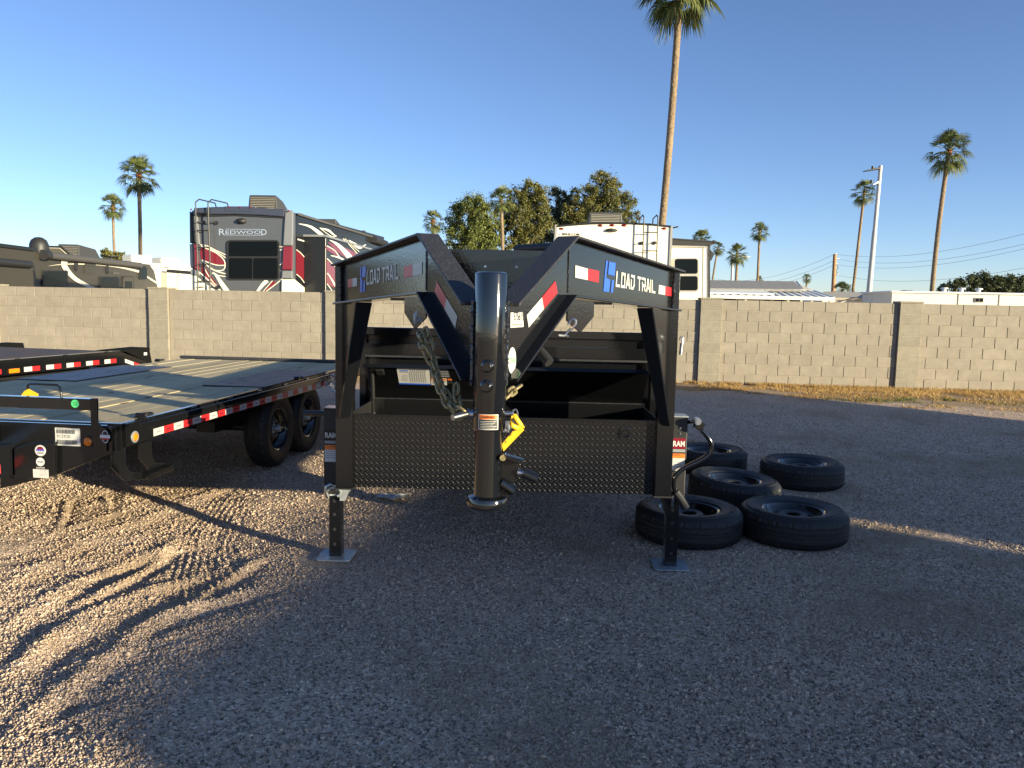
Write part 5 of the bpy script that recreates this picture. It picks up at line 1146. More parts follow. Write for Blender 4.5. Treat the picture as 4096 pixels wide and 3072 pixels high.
for x, y in ((125, 208), (555, 174), (686, 171), (820, 172), (1262, 206)):
    p = TW(x, y); MB().lathe([(0, .02), (.04, .015), (.062, 0)], 16, Matrix.Translation(p) @ Matrix.Rotation(R(90), 4, 'X') @ Matrix.Diagonal((1, .42, 1, 1))).build('marker_light', M['red_lens'], wt, smooth=True)
p = TW(680, 225); MB().lathe([(0, .09), (.07, .08), (.12, .03), (.13, 0)], 16, Matrix.Translation(p) @ Matrix.Rotation(R(90), 4, 'X') @ Matrix.Diagonal((1, .35, 1, 1))).build('camera_housing', M['plastic'], wt, smooth=True)
text('BISHS.COM', abs(TW(130, 257).z - TW(130, 281).z), M['ink'], wt, TW(132, 279), (1, 0, 0), (0, 0, 1), w=(TW(326, 281) - TW(132, 281)).length, bold=.03)
shape('arrow_mark', fW, 14, [(95, 260), (122, 271), (95, 283), (104, 271)], nW, M['grey_ink'], wt, .003)
ldr = MB()
for x0, x1 in ((1028, 1008), (1182, 1160)):
    a = [TW(x0, 160) + Vector((0, -.13, 0)), TW((x0 + x1) / 2, 500) + Vector((0, -.13, 0)), TW(x1, 1050) + Vector((0, -.13, 0))]; zt_ = TW(x0, 60).z
    ldr.tube([a[0] + Vector((-.06, .35, -.03)), a[0] + Vector((-.06, .32, zt_ - a[0].z - .05)), a[0] + Vector((-.02, .05, zt_ - a[0].z)), a[0] + Vector((0, 0, zt_ - a[0].z - .06))] + a, .014, 8)
ldr = ldr.build('ladder', M['plastic'], wt, smooth=True)
for y in (253, 455, 655, 855):
    k = (y - 160) / 890; MB().cyl(TW(1028 - 20 * k, y) + Vector((0, -.13, 0)), TW(1182 - 22 * k, y + 2) + Vector((0, -.13, 0)), .011, n=8).build('rung', M['plastic'], ldr, smooth=True)
for x, y in ((1010, 368), (1155, 365)): p = TW(x, y); MB().cyl(p, p + Vector((0, -.13, 0)), .011, n=8).cyl(p, p + Vector((0, -.025, 0)), .04, n=12).build('standoff', M['plastic'], ldr, smooth=True)
p = TW(640, 140); ac_unit(wt, p.x, .7, p.z - .03, .80, .9, .34, M['ac_grey'])
p = TW(1345, 200); MB().bar(p, p + Vector((.14, -.02, .03)), .02, .03).build('antenna_arm', M['plastic'], wt)
# slide-out with window and topper awning
YS = 1.6; fX = plane_f(GW, 'y', YS - .003)
def TX(x, y): return fX(14, x, y)
a, b_ = TX(1326, 400), TX(1758, 980)
sl_ = MB().box(-.05, b_.x - .03, YS, YS + 3.4, .7, TX(1500, 400).z).build('slide_out', M['rv_white'], wt, bev=.01)
MB().prism([TX(*p) for p in ((1698, 405), (1758, 400), (1758, 1100), (1690, 1100))], nW, .02).build('slide_flange', M['white_shade'], sl_); MB().prism([TX(*p) for p in ((1748, 385), (1766, 385), (1766, 1100), (1748, 1100))], nW, .05).build('slide_seal', M['plastic'], sl_)
MB().hexa([(-.02, YS - .05, TX(1400, 305).z), (b_.x + .12, YS - .05, TX(1800, 345).z), (b_.x + .12, YS + 3.4, TX(1800, 345).z), (-.02, YS + 3.4, TX(1400, 305).z)], [(-.02, YS - .05, TX(1400, 320).z), (b_.x + .12, YS - .05, TX(1800, 358).z), (b_.x + .12, YS + 3.4, TX(1800, 358).z), (-.02, YS + 3.4, TX(1400, 320).z)]).build('slide_topper', M['plastic'], sl_)
MB().prism([TX(*p) for p in ((1335, 312), (1800, 352), (1740, 400), (1335, 385))], nW, .02).build('topper_valance', M['plastic'], sl_); MB().prism([TX(*p) for p in ((1330, 392), (1740, 402), (1740, 415), (1330, 412))], nW, .05).build('slide_rail', M['trim'], sl_)
p = TX(1812, 355); MB().cyl(p, p + Vector((0, 3.3, 0)), .05, n=12).build('awning_roll', M['plastic'], sl_, smooth=True)
wi = shape('window', fX, 14, rounded(1362, 528, 1645, 908, 40), nW, M['trim'], sl_, .03)
for q in (rounded(1378, 542, 1630, 706, 26), rounded(1378, 732, 1630, 890, 26)): shape('pane', lambda n, x, y: fX(n, x, y) + Vector((0, -.03, 0)), 14, q, nW, M['glass'], wi, .004)
MB().prism([TX(*p) for p in ((1770, 440), (1812, 490), (1780, 560), (1768, 560))], nW, .05).build('awning_bracket', M['plastic'], sl_)
# black boxed awning along the hidden left side
q = at(*zz(2, 300, 320), 18.6); a = GW.loc(q); MB().cyl(GW.loc(at(*zz(2, 245, 325), 18.6)), GW.loc(at(*zz(2, 700, 300), 17.6)), .11, n=14).build('awning_roll', M['plastic'], wt, smooth=True)
rv_wheels(wt, (-.2, tp[0].x + .2), (4.0, 4.9))

# --- dark camper at far left
n0 = at(*zz(11, 430, 600), 25.0); n1 = at(*zz(11, 1835, 650), 35.5)
yawD = -math.degrees(math.atan2(n1.x - n0.x, n1.y - n0.y)); GD = Frame((n0.x, n0.y, GZ0), yawD)
dk = empty('fifth_wheel_camper', GD.o, GD.yaw); tag(dk, 'dark brown-grey camper with roof dome and awning at the far left', 'camper')
fD = plane_f(GD, 'x', .003); nD = Vector((1, 0, 0))
def TD(x, y): return fD(11, x, y)
zr = TD(430, 352).z; LD = (Vector((n1.x, n1.y, 0)) - Vector((n0.x, n0.y, 0))).length
zf = TD(1760, 540).z
MB().prism([(0, -6, .5), (0, LD * .80, .5), (0, LD * .82, 1.5), (0, LD, 1.55), (0, LD + .02, 1.9), (0, LD - .35, zr - .25), (0, LD - .9, zr), (0, -6, zr)], (-1, 0, 0), 2.44).build('body', M['rv_brown'], dk, bev=.04)
for k, pts in enumerate((rounded(485, 585, 783, 772, 22), rounded(1150, 655, 1387, 830, 30), rounded(1615, 535, 1706, 697, 26))):
    w_ = shape('window', fD, 11, pts, nD, M['plastic'], dk, .03); cx_ = sum(p[0] for p in pts) / len(pts); cy_ = sum(p[1] for p in pts) / len(pts)
    shape('pane', lambda n, x, y: fD(n, x, y) + Vector((.03, 0, 0)), 11, [(cx_ + (x - cx_) * .9, cy_ + (y - cy_) * .88) for x, y in pts], nD, M['glass'], w_, .004)
dr = shape('door', fD, 11, rounded(1410, 650, 1552, 960, 34), nD, M['plastic'], dk, .03); shape('door_panel', lambda n, x, y: fD(n, x, y) + Vector((.03, 0, 0)), 11, rounded(1422, 664, 1540, 960, 26), nD, M['rv_brown'], dr, .012); shape('door_window', lambda n, x, y: fD(n, x, y) + Vector((.045, 0, 0)), 11, rounded(1445, 712, 1525, 830, 10), nD, M['glass'], dr, .006)
for pts, w in (([(560, 535), (700, 518), (880, 512), (1150, 522), (1400, 552), (1615, 600)], [2, 8, 12, 13, 16, 26]), ([(748, 475), (745, 530), (790, 600), (880, 690), (1050, 785), (1200, 860)], [75, 66, 56, 46, 40, 36]), ([(1700, 655), (1770, 700), (1840, 745)], [18, 20, 18])):
    stripe('swoosh', fD, 11, pts, w, nD, M['rv_cream'], dk, .012)
lv = shape('vent_panel', fD, 11, [(980, 500), (1110, 510), (1108, 640), (980, 625)], nD, M['rv_brown'], dk, .02)
for y in (535, 572, 605): stripe('vent_slot', fD, 11, [(985, y), (1100, y + 10)], 5, nD, M['plastic'], lv, .024)
for x, y, r_ in ((882, 540, .17), (1246, 578, .17)):
    p = TD(x, y); MB().lathe([(0, .05), (r_ * .6, .045), (r_, .02), (r_, 0)], 20, Matrix.Translation(p) @ Matrix.Rotation(R(90), 4, 'Y')).build('speaker', M['plastic'], dk, smooth=True)
p = TD(1348, 622); MB().obox(p + Vector((.02, 0, 0)), (.02, 0, 0), (0, .28, 0), (0, 0, .05)).build('porch_light', M['awning'], dk, bev=.01)
a, b_ = TD(490, 408) + Vector((.12, 0, 0)), TD(1600, 528) + Vector((.12, 0, 0)); aw = MB().cyl(a, b_, .12, n=16).build('awning_roll', M['awning'], dk, smooth=True); MB().cyl(a - Vector((0, .2, 0)), a + Vector((0, .12, 0)), .17, n=14).build('awning_cap', M['plastic'], aw, smooth=True)
stripe('roof_trim', fD, 11, [(430, 365), (900, 428), (1400, 490), (1740, 525)], [26, 24, 20, 16], nD, M['awning'], dk, .04)
# slide-out nearer the camera
zs_ = GD.px(11, 410, 365, .75).z
ys_ = GD.px(11, 415, 600, .75).y
sb = MB().box(.01, .75, -6, ys_, .8, zs_).build('slide_out', M['rv_brown'], dk, bev=.03)
MB().box(.0, .80, -6, ys_ + .05, zs_, zs_ + .10).build('slide_topper', M['rv_charcoal'], sb); MB().cyl((.82, -6, zs_ - .42), (.82, ys_ - .45, zs_ - .42), .11, n=12).build('awning_roll', M['plastic'], sb, smooth=True); MB().box(.751, .77, -6, ys_, 1.15, 1.22).build('stripe', M['rv_cream'], sb)
# roof fittings
def roofp(x, y, xl_): return GD.loc(onplane(*zz(11, x, y), GD.W(xl_, 0, 0), GD.ex))
p = roofp(457, 350, -.9); MB().lathe([(0, .56), (.12, .54), (.24, .45), (.30, .30), (.31, .1), (.30, 0)], 24, Matrix.Translation((-.9, p.y, zr))).build('satellite_dome', M['plastic'], dk, smooth=True)
p = roofp(250, 330, -1.2); MB().lathe([(0, .16), (.5, .12), (.75, 0)], 20, Matrix.Translation((-1.2, p.y, zr)) @ Matrix.Diagonal((.7, 1.3, 1, 1))).build('roof_vent_cover', M['plastic'], dk, smooth=True)
p = roofp(830, 420, -.9); ac_unit(dk, -1.0, p.y, zr - .02, .8, 1.9, .50, M['ac_grey'])
p = roofp(650, 380, -.9); hh = MB().hexa([(-1.3, p.y, zr + .30), (-.7, p.y, zr + .30), (-.7, p.y + .8, zr), (-1.3, p.y + .8, zr)], [(-1.3, p.y + .05, zr + .34), (-.7, p.y + .05, zr + .34), (-.7, p.y + .85, zr + .03), (-1.3, p.y + .85, zr + .03)]).build('roof_hatch', M['plastic'], dk); MB().hexa([(-1.24, p.y + .02, zr + .27), (-.76, p.y + .02, zr + .27), (-.76, p.y + .7, zr + .02), (-1.24, p.y + .7, zr + .02)], [(-1.24, p.y, zr + .25), (-.76, p.y, zr + .25), (-.76, p.y + .68, zr), (-1.24, p.y + .68, zr)]).build('hatch_lining', M['rv_cream'], hh)
p = roofp(1290, 440, -.9); MB().lathe([(0, .25), (.35, .24), (.36, .21), (.07, .19), (.05, .0)], 18, Matrix.Translation((-.9, p.y, zr))).build('antenna', M['plastic'], dk, smooth=True)
rv_wheels(dk, (-.2, -2.24), (4.2, 5.1))

# --- white camper between the two dark ones
YQ = 39.0; q0, q1 = at(*zz(11, 1740, 520), YQ), at(*zz(12, 250, 800), YQ + 2.5)
GQ = Frame((q0.x, q0.y, GZ0), math.degrees(math.atan2(q1.y - q0.y, q1.x - q0.x))); qv = empty('motorhome', GQ.o, GQ.yaw); tag(qv, 'white motorhome glimpsed between the dark campers, palm shadow on its side', 'camper')
fQ = plane_f(GQ, 'y', -.003); nQ = Vector((0, -1, 0)); LQ = 9.0; zq = fQ(11, 1800, 500).z
MB().box(-1.2, LQ, 0, 2.4, .5, zq).build('body', M['rv_white'], qv, bev=.08)
MB().box(-1.0, LQ, -.10, 0, zq - .18, zq - .02).build('awning_case', M['white_shade'], qv, bev=.03)
shape('trim_band', fQ, 11, [(1785, 540), (1960, 552), (1960, 560), (1785, 548)], nQ, M['awning'], qv, .02); 
s2 = shape('slide_out', fQ, 11, [(1870, 610), (2350, 650), (2350, 960), (1870, 960)], nQ, M['rv_cream'], qv, .5)
shape('slide_band', lambda n, x, y: fQ(n, x, y) + Vector((0, -.5, 0)), 11, [(1865, 572), (2350, 612), (2350, 650), (1865, 610)], nQ, M['rv_charcoal'], s2, .05); shape('slide_post', lambda n, x, y: fQ(n, x, y) + Vector((0, -.5, 0)), 11, [(1990, 590), (2005, 590), (2005, 960), (1990, 960)], nQ, M['trim'], s2, .03)
for x0, x1, h in ((1640, 1865, .4), (1985, 2200, .35)):
    a, b_ = fQ(11, x0, 500).x, fQ(11, x1, 500).x; MB().box(a, b_, .7, 1.6, zq, zq + h).build('roof_air_unit', M['rv_white'], qv, bev=.1)
# ---------------------------------------------------------------- houses beyond the wall
def P15(x, y, Y): return at(*zz(15, x, y), Y)
GZ1 = .2
# grey-shingled home with a long white porch roof
YH = 36.0; a = P15(215, 500, YH); b_ = P15(1012, 550, YH)
hz = empty('mobile_home', (a.x, YH, GZ1)); tag(hz, 'tan mobile home with grey shingle roof and white porch roof', 'house')
def H(x, y, d=0.0):
    p = P15(x, y, YH + d); return p - Vector((a.x, YH, GZ1))
ze = H(500, 545).z
MB().box(-3, H(890, 560).x, 1.6, 9.0, 0, H(500, 505, 1.6).z).build('wall', M['siding_tan'], hz)
r0, r1, r2, r3 = H(215, 500, 1.0), H(800, 502, 1.0), H(755, 452, 5.0), H(215, 446, 5.0)
ro = MB().hexa([r0 + Vector((-3, 0, 0)), r1, r2, r3 + Vector((-3, 0, 0))], [p + Vector((0, .05, -.12)) for p in (r0 + Vector((-3, 0, 0)), r1, r2, r3 + Vector((-3, 0, 0)))]).build('roof', M['shingle'], hz)
MB().hexa([r1, H(870, 505, 9.0), r2 + Vector((0, .05, 0)), r2], [p + Vector((0, .05, -.1)) for p in (r1, H(870, 505, 9.0), r2 + Vector((0, .05, 0)), r2)]).build('hip_slope', M['shingle'], ro)
MB().prism([H(762, 452, 4.9), H(772, 450, 4.9), H(812, 500, 1.2), H(798, 502, 1.2)], (0, -1, 0), .04).build('verge_board', M['siding'], ro)
e0, e1, e2, e3 = H(215, 540), H(1012, 556), H(880, 512, 1.8), H(215, 498, 1.8)
pr = MB().hexa([e0 + Vector((-3, 0, 0)), e1, e2, e3 + Vector((-3, 0, 0))], [p + Vector((0, 0, -.05)) for p in (e0 + Vector((-3, 0, 0)), e1, e2, e3 + Vector((-3, 0, 0)))]).build('porch_roof', M['roof_white'], hz)
for k in range(17):
    u = k / 16; p, q = e0.lerp(e1, u), e3.lerp(e2, u); MB().bar(p + Vector((0, 0, .02)), q + Vector((0, 0, .02)), .04, .04).build('roof_rib', M['roof_white'], pr)
MB().hexa([H(215, 522, .3) , H(630, 530, .3), H(510, 497, 1.5), H(215, 494, 1.5)], [p + Vector((0, 0, -.06)) for p in (H(215, 522, .3), H(630, 530, .3), H(510, 497, 1.5), H(215, 494, 1.5))]).build('upper_awning', M['roof_white'], hz)
MB().bar(e0 + Vector((-3, -.02, -.06)), e1 + Vector((0, -.02, -.06)), .06, .16).build('fascia', M['siding'], pr)
for x in (450, 720, 870, 985):
    p = H(x, 556, .1); MB().box(p.x - .05, p.x + .05, .1, .2, 0, p.z).build('porch_post', M['siding'], hz)
for x0, x1 in ((290, 392), (555, 610), (615, 700), (720, 800)):
    p, q = H(x0, 555, 1.6), H(x1, 590, 1.6); w_ = MB().box(p.x, q.x, 1.55, 1.6, q.z - .4, p.z).build('window', M['siding'], hz); MB().box(p.x + .06, q.x - .06, 1.53, 1.55, q.z - .35, p.z - .06).build('pane', M['glass'], w_)
# lower white home behind it
YI = 52.0; a2 = P15(935, 560, YI); hi = empty('mobile_home', (a2.x, YI, GZ1)); tag(hi, 'low white mobile home with pale roof behind the light pole', 'house')
def I_(x, y, d=0.0): return P15(x, y, YI + d) - Vector((a2.x, YI, GZ1))
w_ = I_(1235, 575); MB().box(0, w_.x, 0, 7, 0, I_(1000, 556).z).build('wall', M['siding'], hi)
MB().hexa([I_(930, 556, -.3), I_(1240, 556, -.3), I_(1240, 520, 3.5), I_(940, 517, 3.5)], [p + Vector((0, .1, -.15)) for p in (I_(930, 556, -.3), I_(1240, 556, -.3), I_(1240, 520, 3.5), I_(940, 517, 3.5))]).build('roof', M['tan_roof'], hi)
MB().box(I_(1010, 560).x, I_(1030, 560).x, -.05, 0, .9, 1.7).build('window', M['glass'], hi)
g = MB().prism([I_(1235, 575, -1), I_(1235, 562, -1), I_(1318, 530, -1), I_(1378, 540, -1), I_(1378, 580, -1)], (0, 1, 0), 6).build('gable_end', M['white_shade'], hi); MB().bar(I_(1232, 558, -1.2), I_(1320, 526, -1.2), .2, .12).bar(I_(1320, 526, -1.2), I_(1380, 538, -1.2), .2, .12).build('gable_trim', M['siding'], hi)
# long white single-wide at the right
YJ = 40.0; a3 = P15(1375, 560, YJ); b3 = P15(2300, 575, YJ - .6); ang = math.atan2(b3.y - a3.y, b3.x - a3.x); GJ = Frame((a3.x, YJ, GZ1), math.degrees(ang))
hj = empty('mobile_home', GJ.o, GJ.yaw); tag(hj, 'long white single-wide mobile home with one small window at the right edge', 'house')
fJ = plane_f(GJ, 'y', -.003); zj = fJ(15, 1800, 532).z; LJ = fJ(15, 2330, 580).x
MB().box(0, LJ, 0, 4.2, 0, zj).build('wall', M['siding'], hj); MB().box(-.1, LJ, -.12, 4.3, zj, zj + .10).build('roof', M['roof_white'], hj, bev=.03)
for k in range(7): MB().box(.0, LJ, -.012, -.002, zj - .22 - k * .22, zj - .20 - k * .22).build('siding_lap', M['white_shade'], hj)
w_ = shape('window', fJ, 15, [(1898, 556), (1953, 556), (1953, 586), (1898, 586)], Vector((0, -1, 0)), M['trim'], hj, .05); shape('pane', lambda n, x, y: fJ(n, x, y) + Vector((0, -.05, 0)), 15, [(1902, 560), (1924, 560), (1924, 582), (1902, 582)], Vector((0, -1, 0)), M['glass'], w_, .01); shape('pane', lambda n, x, y: fJ(n, x, y) + Vector((0, -.05, 0)), 15, [(1928, 560), (1950, 560), (1950, 582), (1928, 582)], Vector((0, -1, 0)), M['glass'], w_, .01)
for x in (1775, 1888, 2000): p = fJ(15, x, 530); MB().lathe([(.10, 0), (.10, .16), (.2, .17), (.17, .24), (0, .26)], 12, Matrix.Translation((p.x, 1.2, zj + .1))).build('roof_vent', M['roof_white'], hj, smooth=True)
for k in range(2): p = fJ(15, 1797 + k * 260, 550); MB().box(p.x - .02, p.x + .02, -.03, -.0, .3, zj).build('seam_strip', M['trim'], hj)

# ---------------------------------------------------------------- palms
def crown_mesh(nf, seed, nseg=20, dead=.12):
    r = random.Random(seed); b = MB()
    for i in range(nf):
        u = (i + .5) / nf; el = R(82 - 140 * u ** .9) + r.uniform(-.16, .16); az = i * 2.39996 + r.uniform(-.3, .3)
        d = Vector((math.cos(az) * math.cos(el), math.sin(az) * math.cos(el), math.sin(el))); s = Vector((-math.sin(az), math.cos(az), 0)); upv = s.cross(d).normalized() * -1
        if upv.z < 0 and el > R(-60): upv = -upv
        pl_ = r.uniform(.40, .56); base = Vector((0, 0, .02 - .18 * u)); mid = base + d * pl_ * .55 + Vector((0, 0, .03)); hub = base + d * pl_ + Vector((0, 0, -.05 * math.cos(el)))
        b.tube([base, mid, hub], [.022, .014, .010], 4, cap=False)
        bl = r.uniform(.40, .54); roll = r.uniform(-.5, .5); s2 = (s * math.cos(roll) + upv * math.sin(roll)); droop = r.uniform(.3, .65) + .45 * u
        for k in range(nseg):
            t = (k / (nseg - 1) - .5) * R(170) + r.uniform(-.03, .03); q = (d * math.cos(t) + s2 * math.sin(t)); fold = upv * (.18 * abs(math.sin(t))); q = (q + fold * .6).normalized()
            L_ = bl * (1 - .30 * (abs(t) / R(112)) ** 2) * r.uniform(.88, 1.08); w_ = .020
            side = q.cross(upv).normalized() * w_; p1 = hub + q * L_ * .55; tip = hub + q * L_ + Vector((0, 0, -droop * L_ * .55)) + Vector((r.uniform(-.02, .02), r.uniform(-.02, .02), 0)); m2 = p1.lerp(tip, .55) + Vector((0, 0, .02 * L_))
            b.add([hub, p1 - side, p1 + side, m2 - side * .55, m2 + side * .55, tip], [(0, 1, 2), (1, 3, 4, 2), (3, 5, 4)])
    return b.mesh('crown')
def boots_mesh(seed):
    r = random.Random(seed); b = MB(); b.lathe([(.045, -.42), (.075, -.36), (.085, -.2), (.10, -.1), (.07, .02), (.0, .05)], 12)
    for k in range(40):
        a = r.uniform(0, 6.28); z = r.uniform(-.42, -.02); d = Vector((math.cos(a), math.sin(a), 0)); s = Vector((-d.y, d.x, 0)); p = d * .07 + Vector((0, 0, z)); q = p + d * r.uniform(.03, .10) + Vector((0, 0, r.uniform(-.14, .10)))
        b.add([p - s * .02, p + s * .02, q + s * .008, q - s * .008], [(0, 1, 2, 3)])
    return b.mesh('leaf_boots')
CROWNS = [crown_mesh(46, 1, 24), crown_mesh(36, 2), crown_mesh(32, 3), crown_mesh(38, 4)]; BOOTS = [boots_mesh(1), boots_mesh(2)]
for c in CROWNS: c.materials.append(M['frond'])
for c in BOOTS: c.materials.append(M['boots'])
def palm(n, base, top, Y, rad, tr, label, var=0, boots=1.0, bend=0.0, group='fan palms beyond the wall', rz=0.0, zsq=1.0):
    p0, p1 = at(*zz(n, *base), Y) if n else at(*base, Y), at(*zz(n, *top), Y) if n else at(*top, Y)
    d = (p1 - p0); g0 = p0 - d * ((p0.z - GZ1) / d.z); 
    e = empty('palm_tree', (g0.x, g0.y, GZ1)); tag(e, label, 'palm', group); q = p1 - e.location; r = random.Random(int(base[0]) + var)
    pts, rs = [], []; m = 34
    for k in range(m + 1):
        u = k / m; off = Vector((bend * math.sin(math.pi * u), 0, 0)); pts.append(q * u + off); rs.append(tr * (1.25 - .35 * u if u < .1 else 1.08 - .14 * u) * (1 + (.05 if k % 2 else -.02) * r.random()))
    MB().tube(pts, rs, 12).build('trunk', M['palm_trunk'], e, smooth=True)
    inst('crown', CROWNS[var % 4], e, q, (0, 0, rz + r.random() * 6), (rad, rad, rad * zsq))
    inst('leaf_boots', BOOTS[var % 2], e, q, (0, 0, r.random() * 6), (tr * 15 * boots, tr * 15 * boots, rad * .9 * boots))
    return e
palm(0, (2640, 880), (2724, -95), 28, 1.72, .125, 'tallest fan palm, trunk rising behind the white camper out of the frame top', 0, .85, .1)
palm(16, (890, 1595), (1030, 330), 45, 1.45, .13, 'tall leaning fan palm at the right, right of the light pole', 1, .9, -.12)
palm(16, (222, 1590), (328, 670), 68, 1.28, .12, 'fan palm just left of the tall light pole', 2, .7)
palm(17, (770, 1600), (758, 400), 50, 1.48, .12, 'taller of the two fan palms above the dark camper at left', 3, 1.0, .06)
palm(17, (415, 1590), (392, 850), 72, 1.40, .125, 'shorter of the two fan palms above the dark camper at left', 1, 1.0)
palm(13, (204, 720), (204, 530), 72, 1.25, .18, 'short fan palm peeking above the left neck of the gooseneck', 2, .9)
palm(13, (822, 830), (806, 340), 47, .95, .10, 'fan palm hemmed in by the leafy trees above the gooseneck', 3, .7)
palm(15, (165, 460), (170, 188), 88, 1.45, .15, 'fan palm half hidden by the black topper of the white camper', 0, .7)
palm(15, (252, 445), (274, 238), 92, .95, .11, 'slim fan palm just right of the black topper', 2, .5, -.25)
palm(15, (388, 445), (396, 272), 82, 1.35, .14, 'fan palm behind the small light pole', 1, .7)
palm(15, (524, 445), (538, 132), 96, 1.38, .15, 'tall slim fan palm above the grey shingle roof', 3, .5)
palm(15, (832, 505), (836, 430), 110, .80, .12, 'small distant fan palm left of the wooden utility pole', 2, .6)
palm(15, (1060, 560), (1060, 512), 75, 1.2, .14, 'palm whose fronds barely show above the low white home', 1, .5)
palm(15, (535, 452), (535, 440), 105, .6, .12, 'tiny palm top right beside the slim palm trunk', 0, .5)

# ---------------------------------------------------------------- leafy trees
def tree(label, Y, blobs, n, m, trunk, leaf=.17, base=None, seed=1, group='leafy trees behind the wall', nm='leafy_tree'):
    """blobs: photo circles (zoom, x, y, radius px) -> leaf clumps spread in real volume"""
    r = np.random.default_rng(seed); P = []; s0 = None; cs = []
    for z_, x, y, rp in blobs:
        c = at(*zz(z_, x, y), Y); s_ = rp / ZR[z_][2] / FPX * Y; cs.append((c, s_))
    cx_ = sum(c.x for c, s_ in cs) / len(cs) if base is None else base
    e = empty(nm, (cx_, Y, GZ1)); tag(e, label, 'tree', group); tot = sum(s_ ** 2 for c, s_ in cs)
    vs = []
    for c, s_ in cs:
        ncl = max(6, int(26 * s_ ** 2 / max(tot, .01) * len(cs) ** .5 * 3)); nl = max(8, int(n * s_ ** 2 / tot / ncl))
        for k in range(ncl):
            d = r.normal(size=3); d /= np.linalg.norm(d); rr = s_ * (.45 + .6 * r.random() ** .6); cc = np.array([c.x, c.y, c.z]) + d * rr * np.array([1, 1.1, 1]); cr = s_ * r.uniform(.16, .34)
            q = cc + r.normal(size=(nl, 3)) * cr * .6; vs.append(q)
    q = np.concatenate(vs) - np.array([cx_, Y, GZ1]); n_ = len(q); a = r.normal(size=(n_, 3)); a /= np.linalg.norm(a, axis=1)[:, None]; b = np.cross(a, r.normal(size=(n_, 3))); b /= np.linalg.norm(b, axis=1)[:, None]
    L_ = leaf * r.uniform(.6, 1.25, (n_, 1)); W_ = L_ * .42; V_ = np.stack([q - a * L_ * .5, q + b * W_ * .5, q + a * L_ * .5, q - b * W_ * .5], 1).reshape(-1, 3)
    me_ = bpy.data.meshes.new('crown'); me_.vertices.add(len(V_)); me_.vertices.foreach_set('co', V_.ravel()); me_.loops.add(len(V_)); me_.loops.foreach_set('vertex_index', np.arange(len(V_))); me_.polygons.add(n_); me_.polygons.foreach_set('loop_start', np.arange(0, len(V_), 4)); me_.update()
    link('crown', me_, m, e)
    t = MB(); lo = min(c.z - s_ for c, s_ in cs) - GZ1; hub = Vector((0, 0, max(1.0, lo * .8))); t.tube([(0, 0, -.2), hub * .5 + Vector((.1, 0, 0)), hub], [trunk, trunk * .85, trunk * .7], 8)
    for c, s_ in cs:
        q_ = Vector((c.x - cx_, c.y - Y, c.z - GZ1)); t.tube([hub, hub.lerp(q_, .5) + Vector((0, 0, .15 * s_)), q_], [trunk * .5, trunk * .3, trunk * .1], 6)
        for k in range(4):
            d = Vector(r.normal(size=3)).normalized() * s_ * .8; t.tube([hub.lerp(q_, .7), q_ + d], [trunk * .15, trunk * .04], 4)
    t.build('trunk', M['bark'], e, smooth=True); return e
tree('olive-green leafy tree left of the hemmed-in palm', 50, [(13, 560, 420, 130), (13, 470, 520, 130), (13, 660, 500, 130), (13, 430, 660, 130), (13, 580, 650, 150), (13, 710, 640, 110), (13, 520, 760, 150), (13, 660, 770, 130), (13, 570, 350, 70), (13, 420, 440, 60), (13, 770, 580, 70), (13, 760, 700, 80)], 26000, M['leaf_a'], .22, .16, seed=2)
tree('bronze-green leafy tree right of the hemmed-in palm', 52, [(13, 1060, 300, 110), (13, 960, 340, 100), (13, 1160, 340, 100), (13, 980, 450, 130), (13, 1120, 470, 120), (13, 1000, 570, 110), (13, 1100, 210, 40), (13, 870, 470, 90), (13, 920, 620, 80), (13, 1150, 580, 110), (13, 860, 570, 70), (13, 880, 720, 80), (13, 980, 700, 90)], 25000, M['leaf_b'], .2, .16, seed=3)
tree('dark leafy tree in the middle of the grove', 57, [(13, 1300, 340, 90), (13, 1420, 330, 80), (13, 1280, 470, 120), (13, 1380, 480, 110), (13, 1260, 620, 120), (13, 1150, 700, 130), (13, 1040, 690, 100), (13, 1460, 300, 50)], 18000, M['leaf_dark'], .2, .17, seed=4)
tree('large bronze-green leafy tree behind the white camper air unit', 54, [(13, 1690, 260, 130), (13, 1790, 300, 120), (13, 1600, 330, 110), (13, 1480, 460, 120), (13, 1620, 460, 130), (13, 1760, 440, 130), (13, 1880, 430, 120), (13, 1950, 510, 80), (13, 1720, 170, 60), (13, 1500, 560, 120), (13, 1420, 560, 100)], 28000, M['leaf_b'], .24, .16, seed=5)
tree('dark shrubby tree above the long white home at the right edge', 62, [(15, 1720, 500, 45), (15, 1780, 490, 50), (15, 1850, 480, 60), (15, 1930, 460, 65), (15, 2020, 470, 65), (15, 2110, 470, 65), (15, 2190, 480, 65), (15, 1980, 490, 60), (15, 2080, 500, 60), (15, 2270, 490, 60)], 15000, M['leaf_dark'], .2, .24, seed=6)
tree('small leafy treetop behind the dark camper roof at left', 60, [(11, 1230, 390, 60), (11, 1250, 440, 60), (11, 1400, 430, 55), (11, 1330, 450, 60), (11, 1450, 450, 35)], 3200, M['leaf_b'], .14, .20, seed=7)
tree('small green treetop showing over the white home roofs', 85, [(15, 1440, 525, 14), (15, 1470, 524, 14), (15, 1500, 526, 12)], 700, M['leaf_dark'], .1, .25, seed=8)

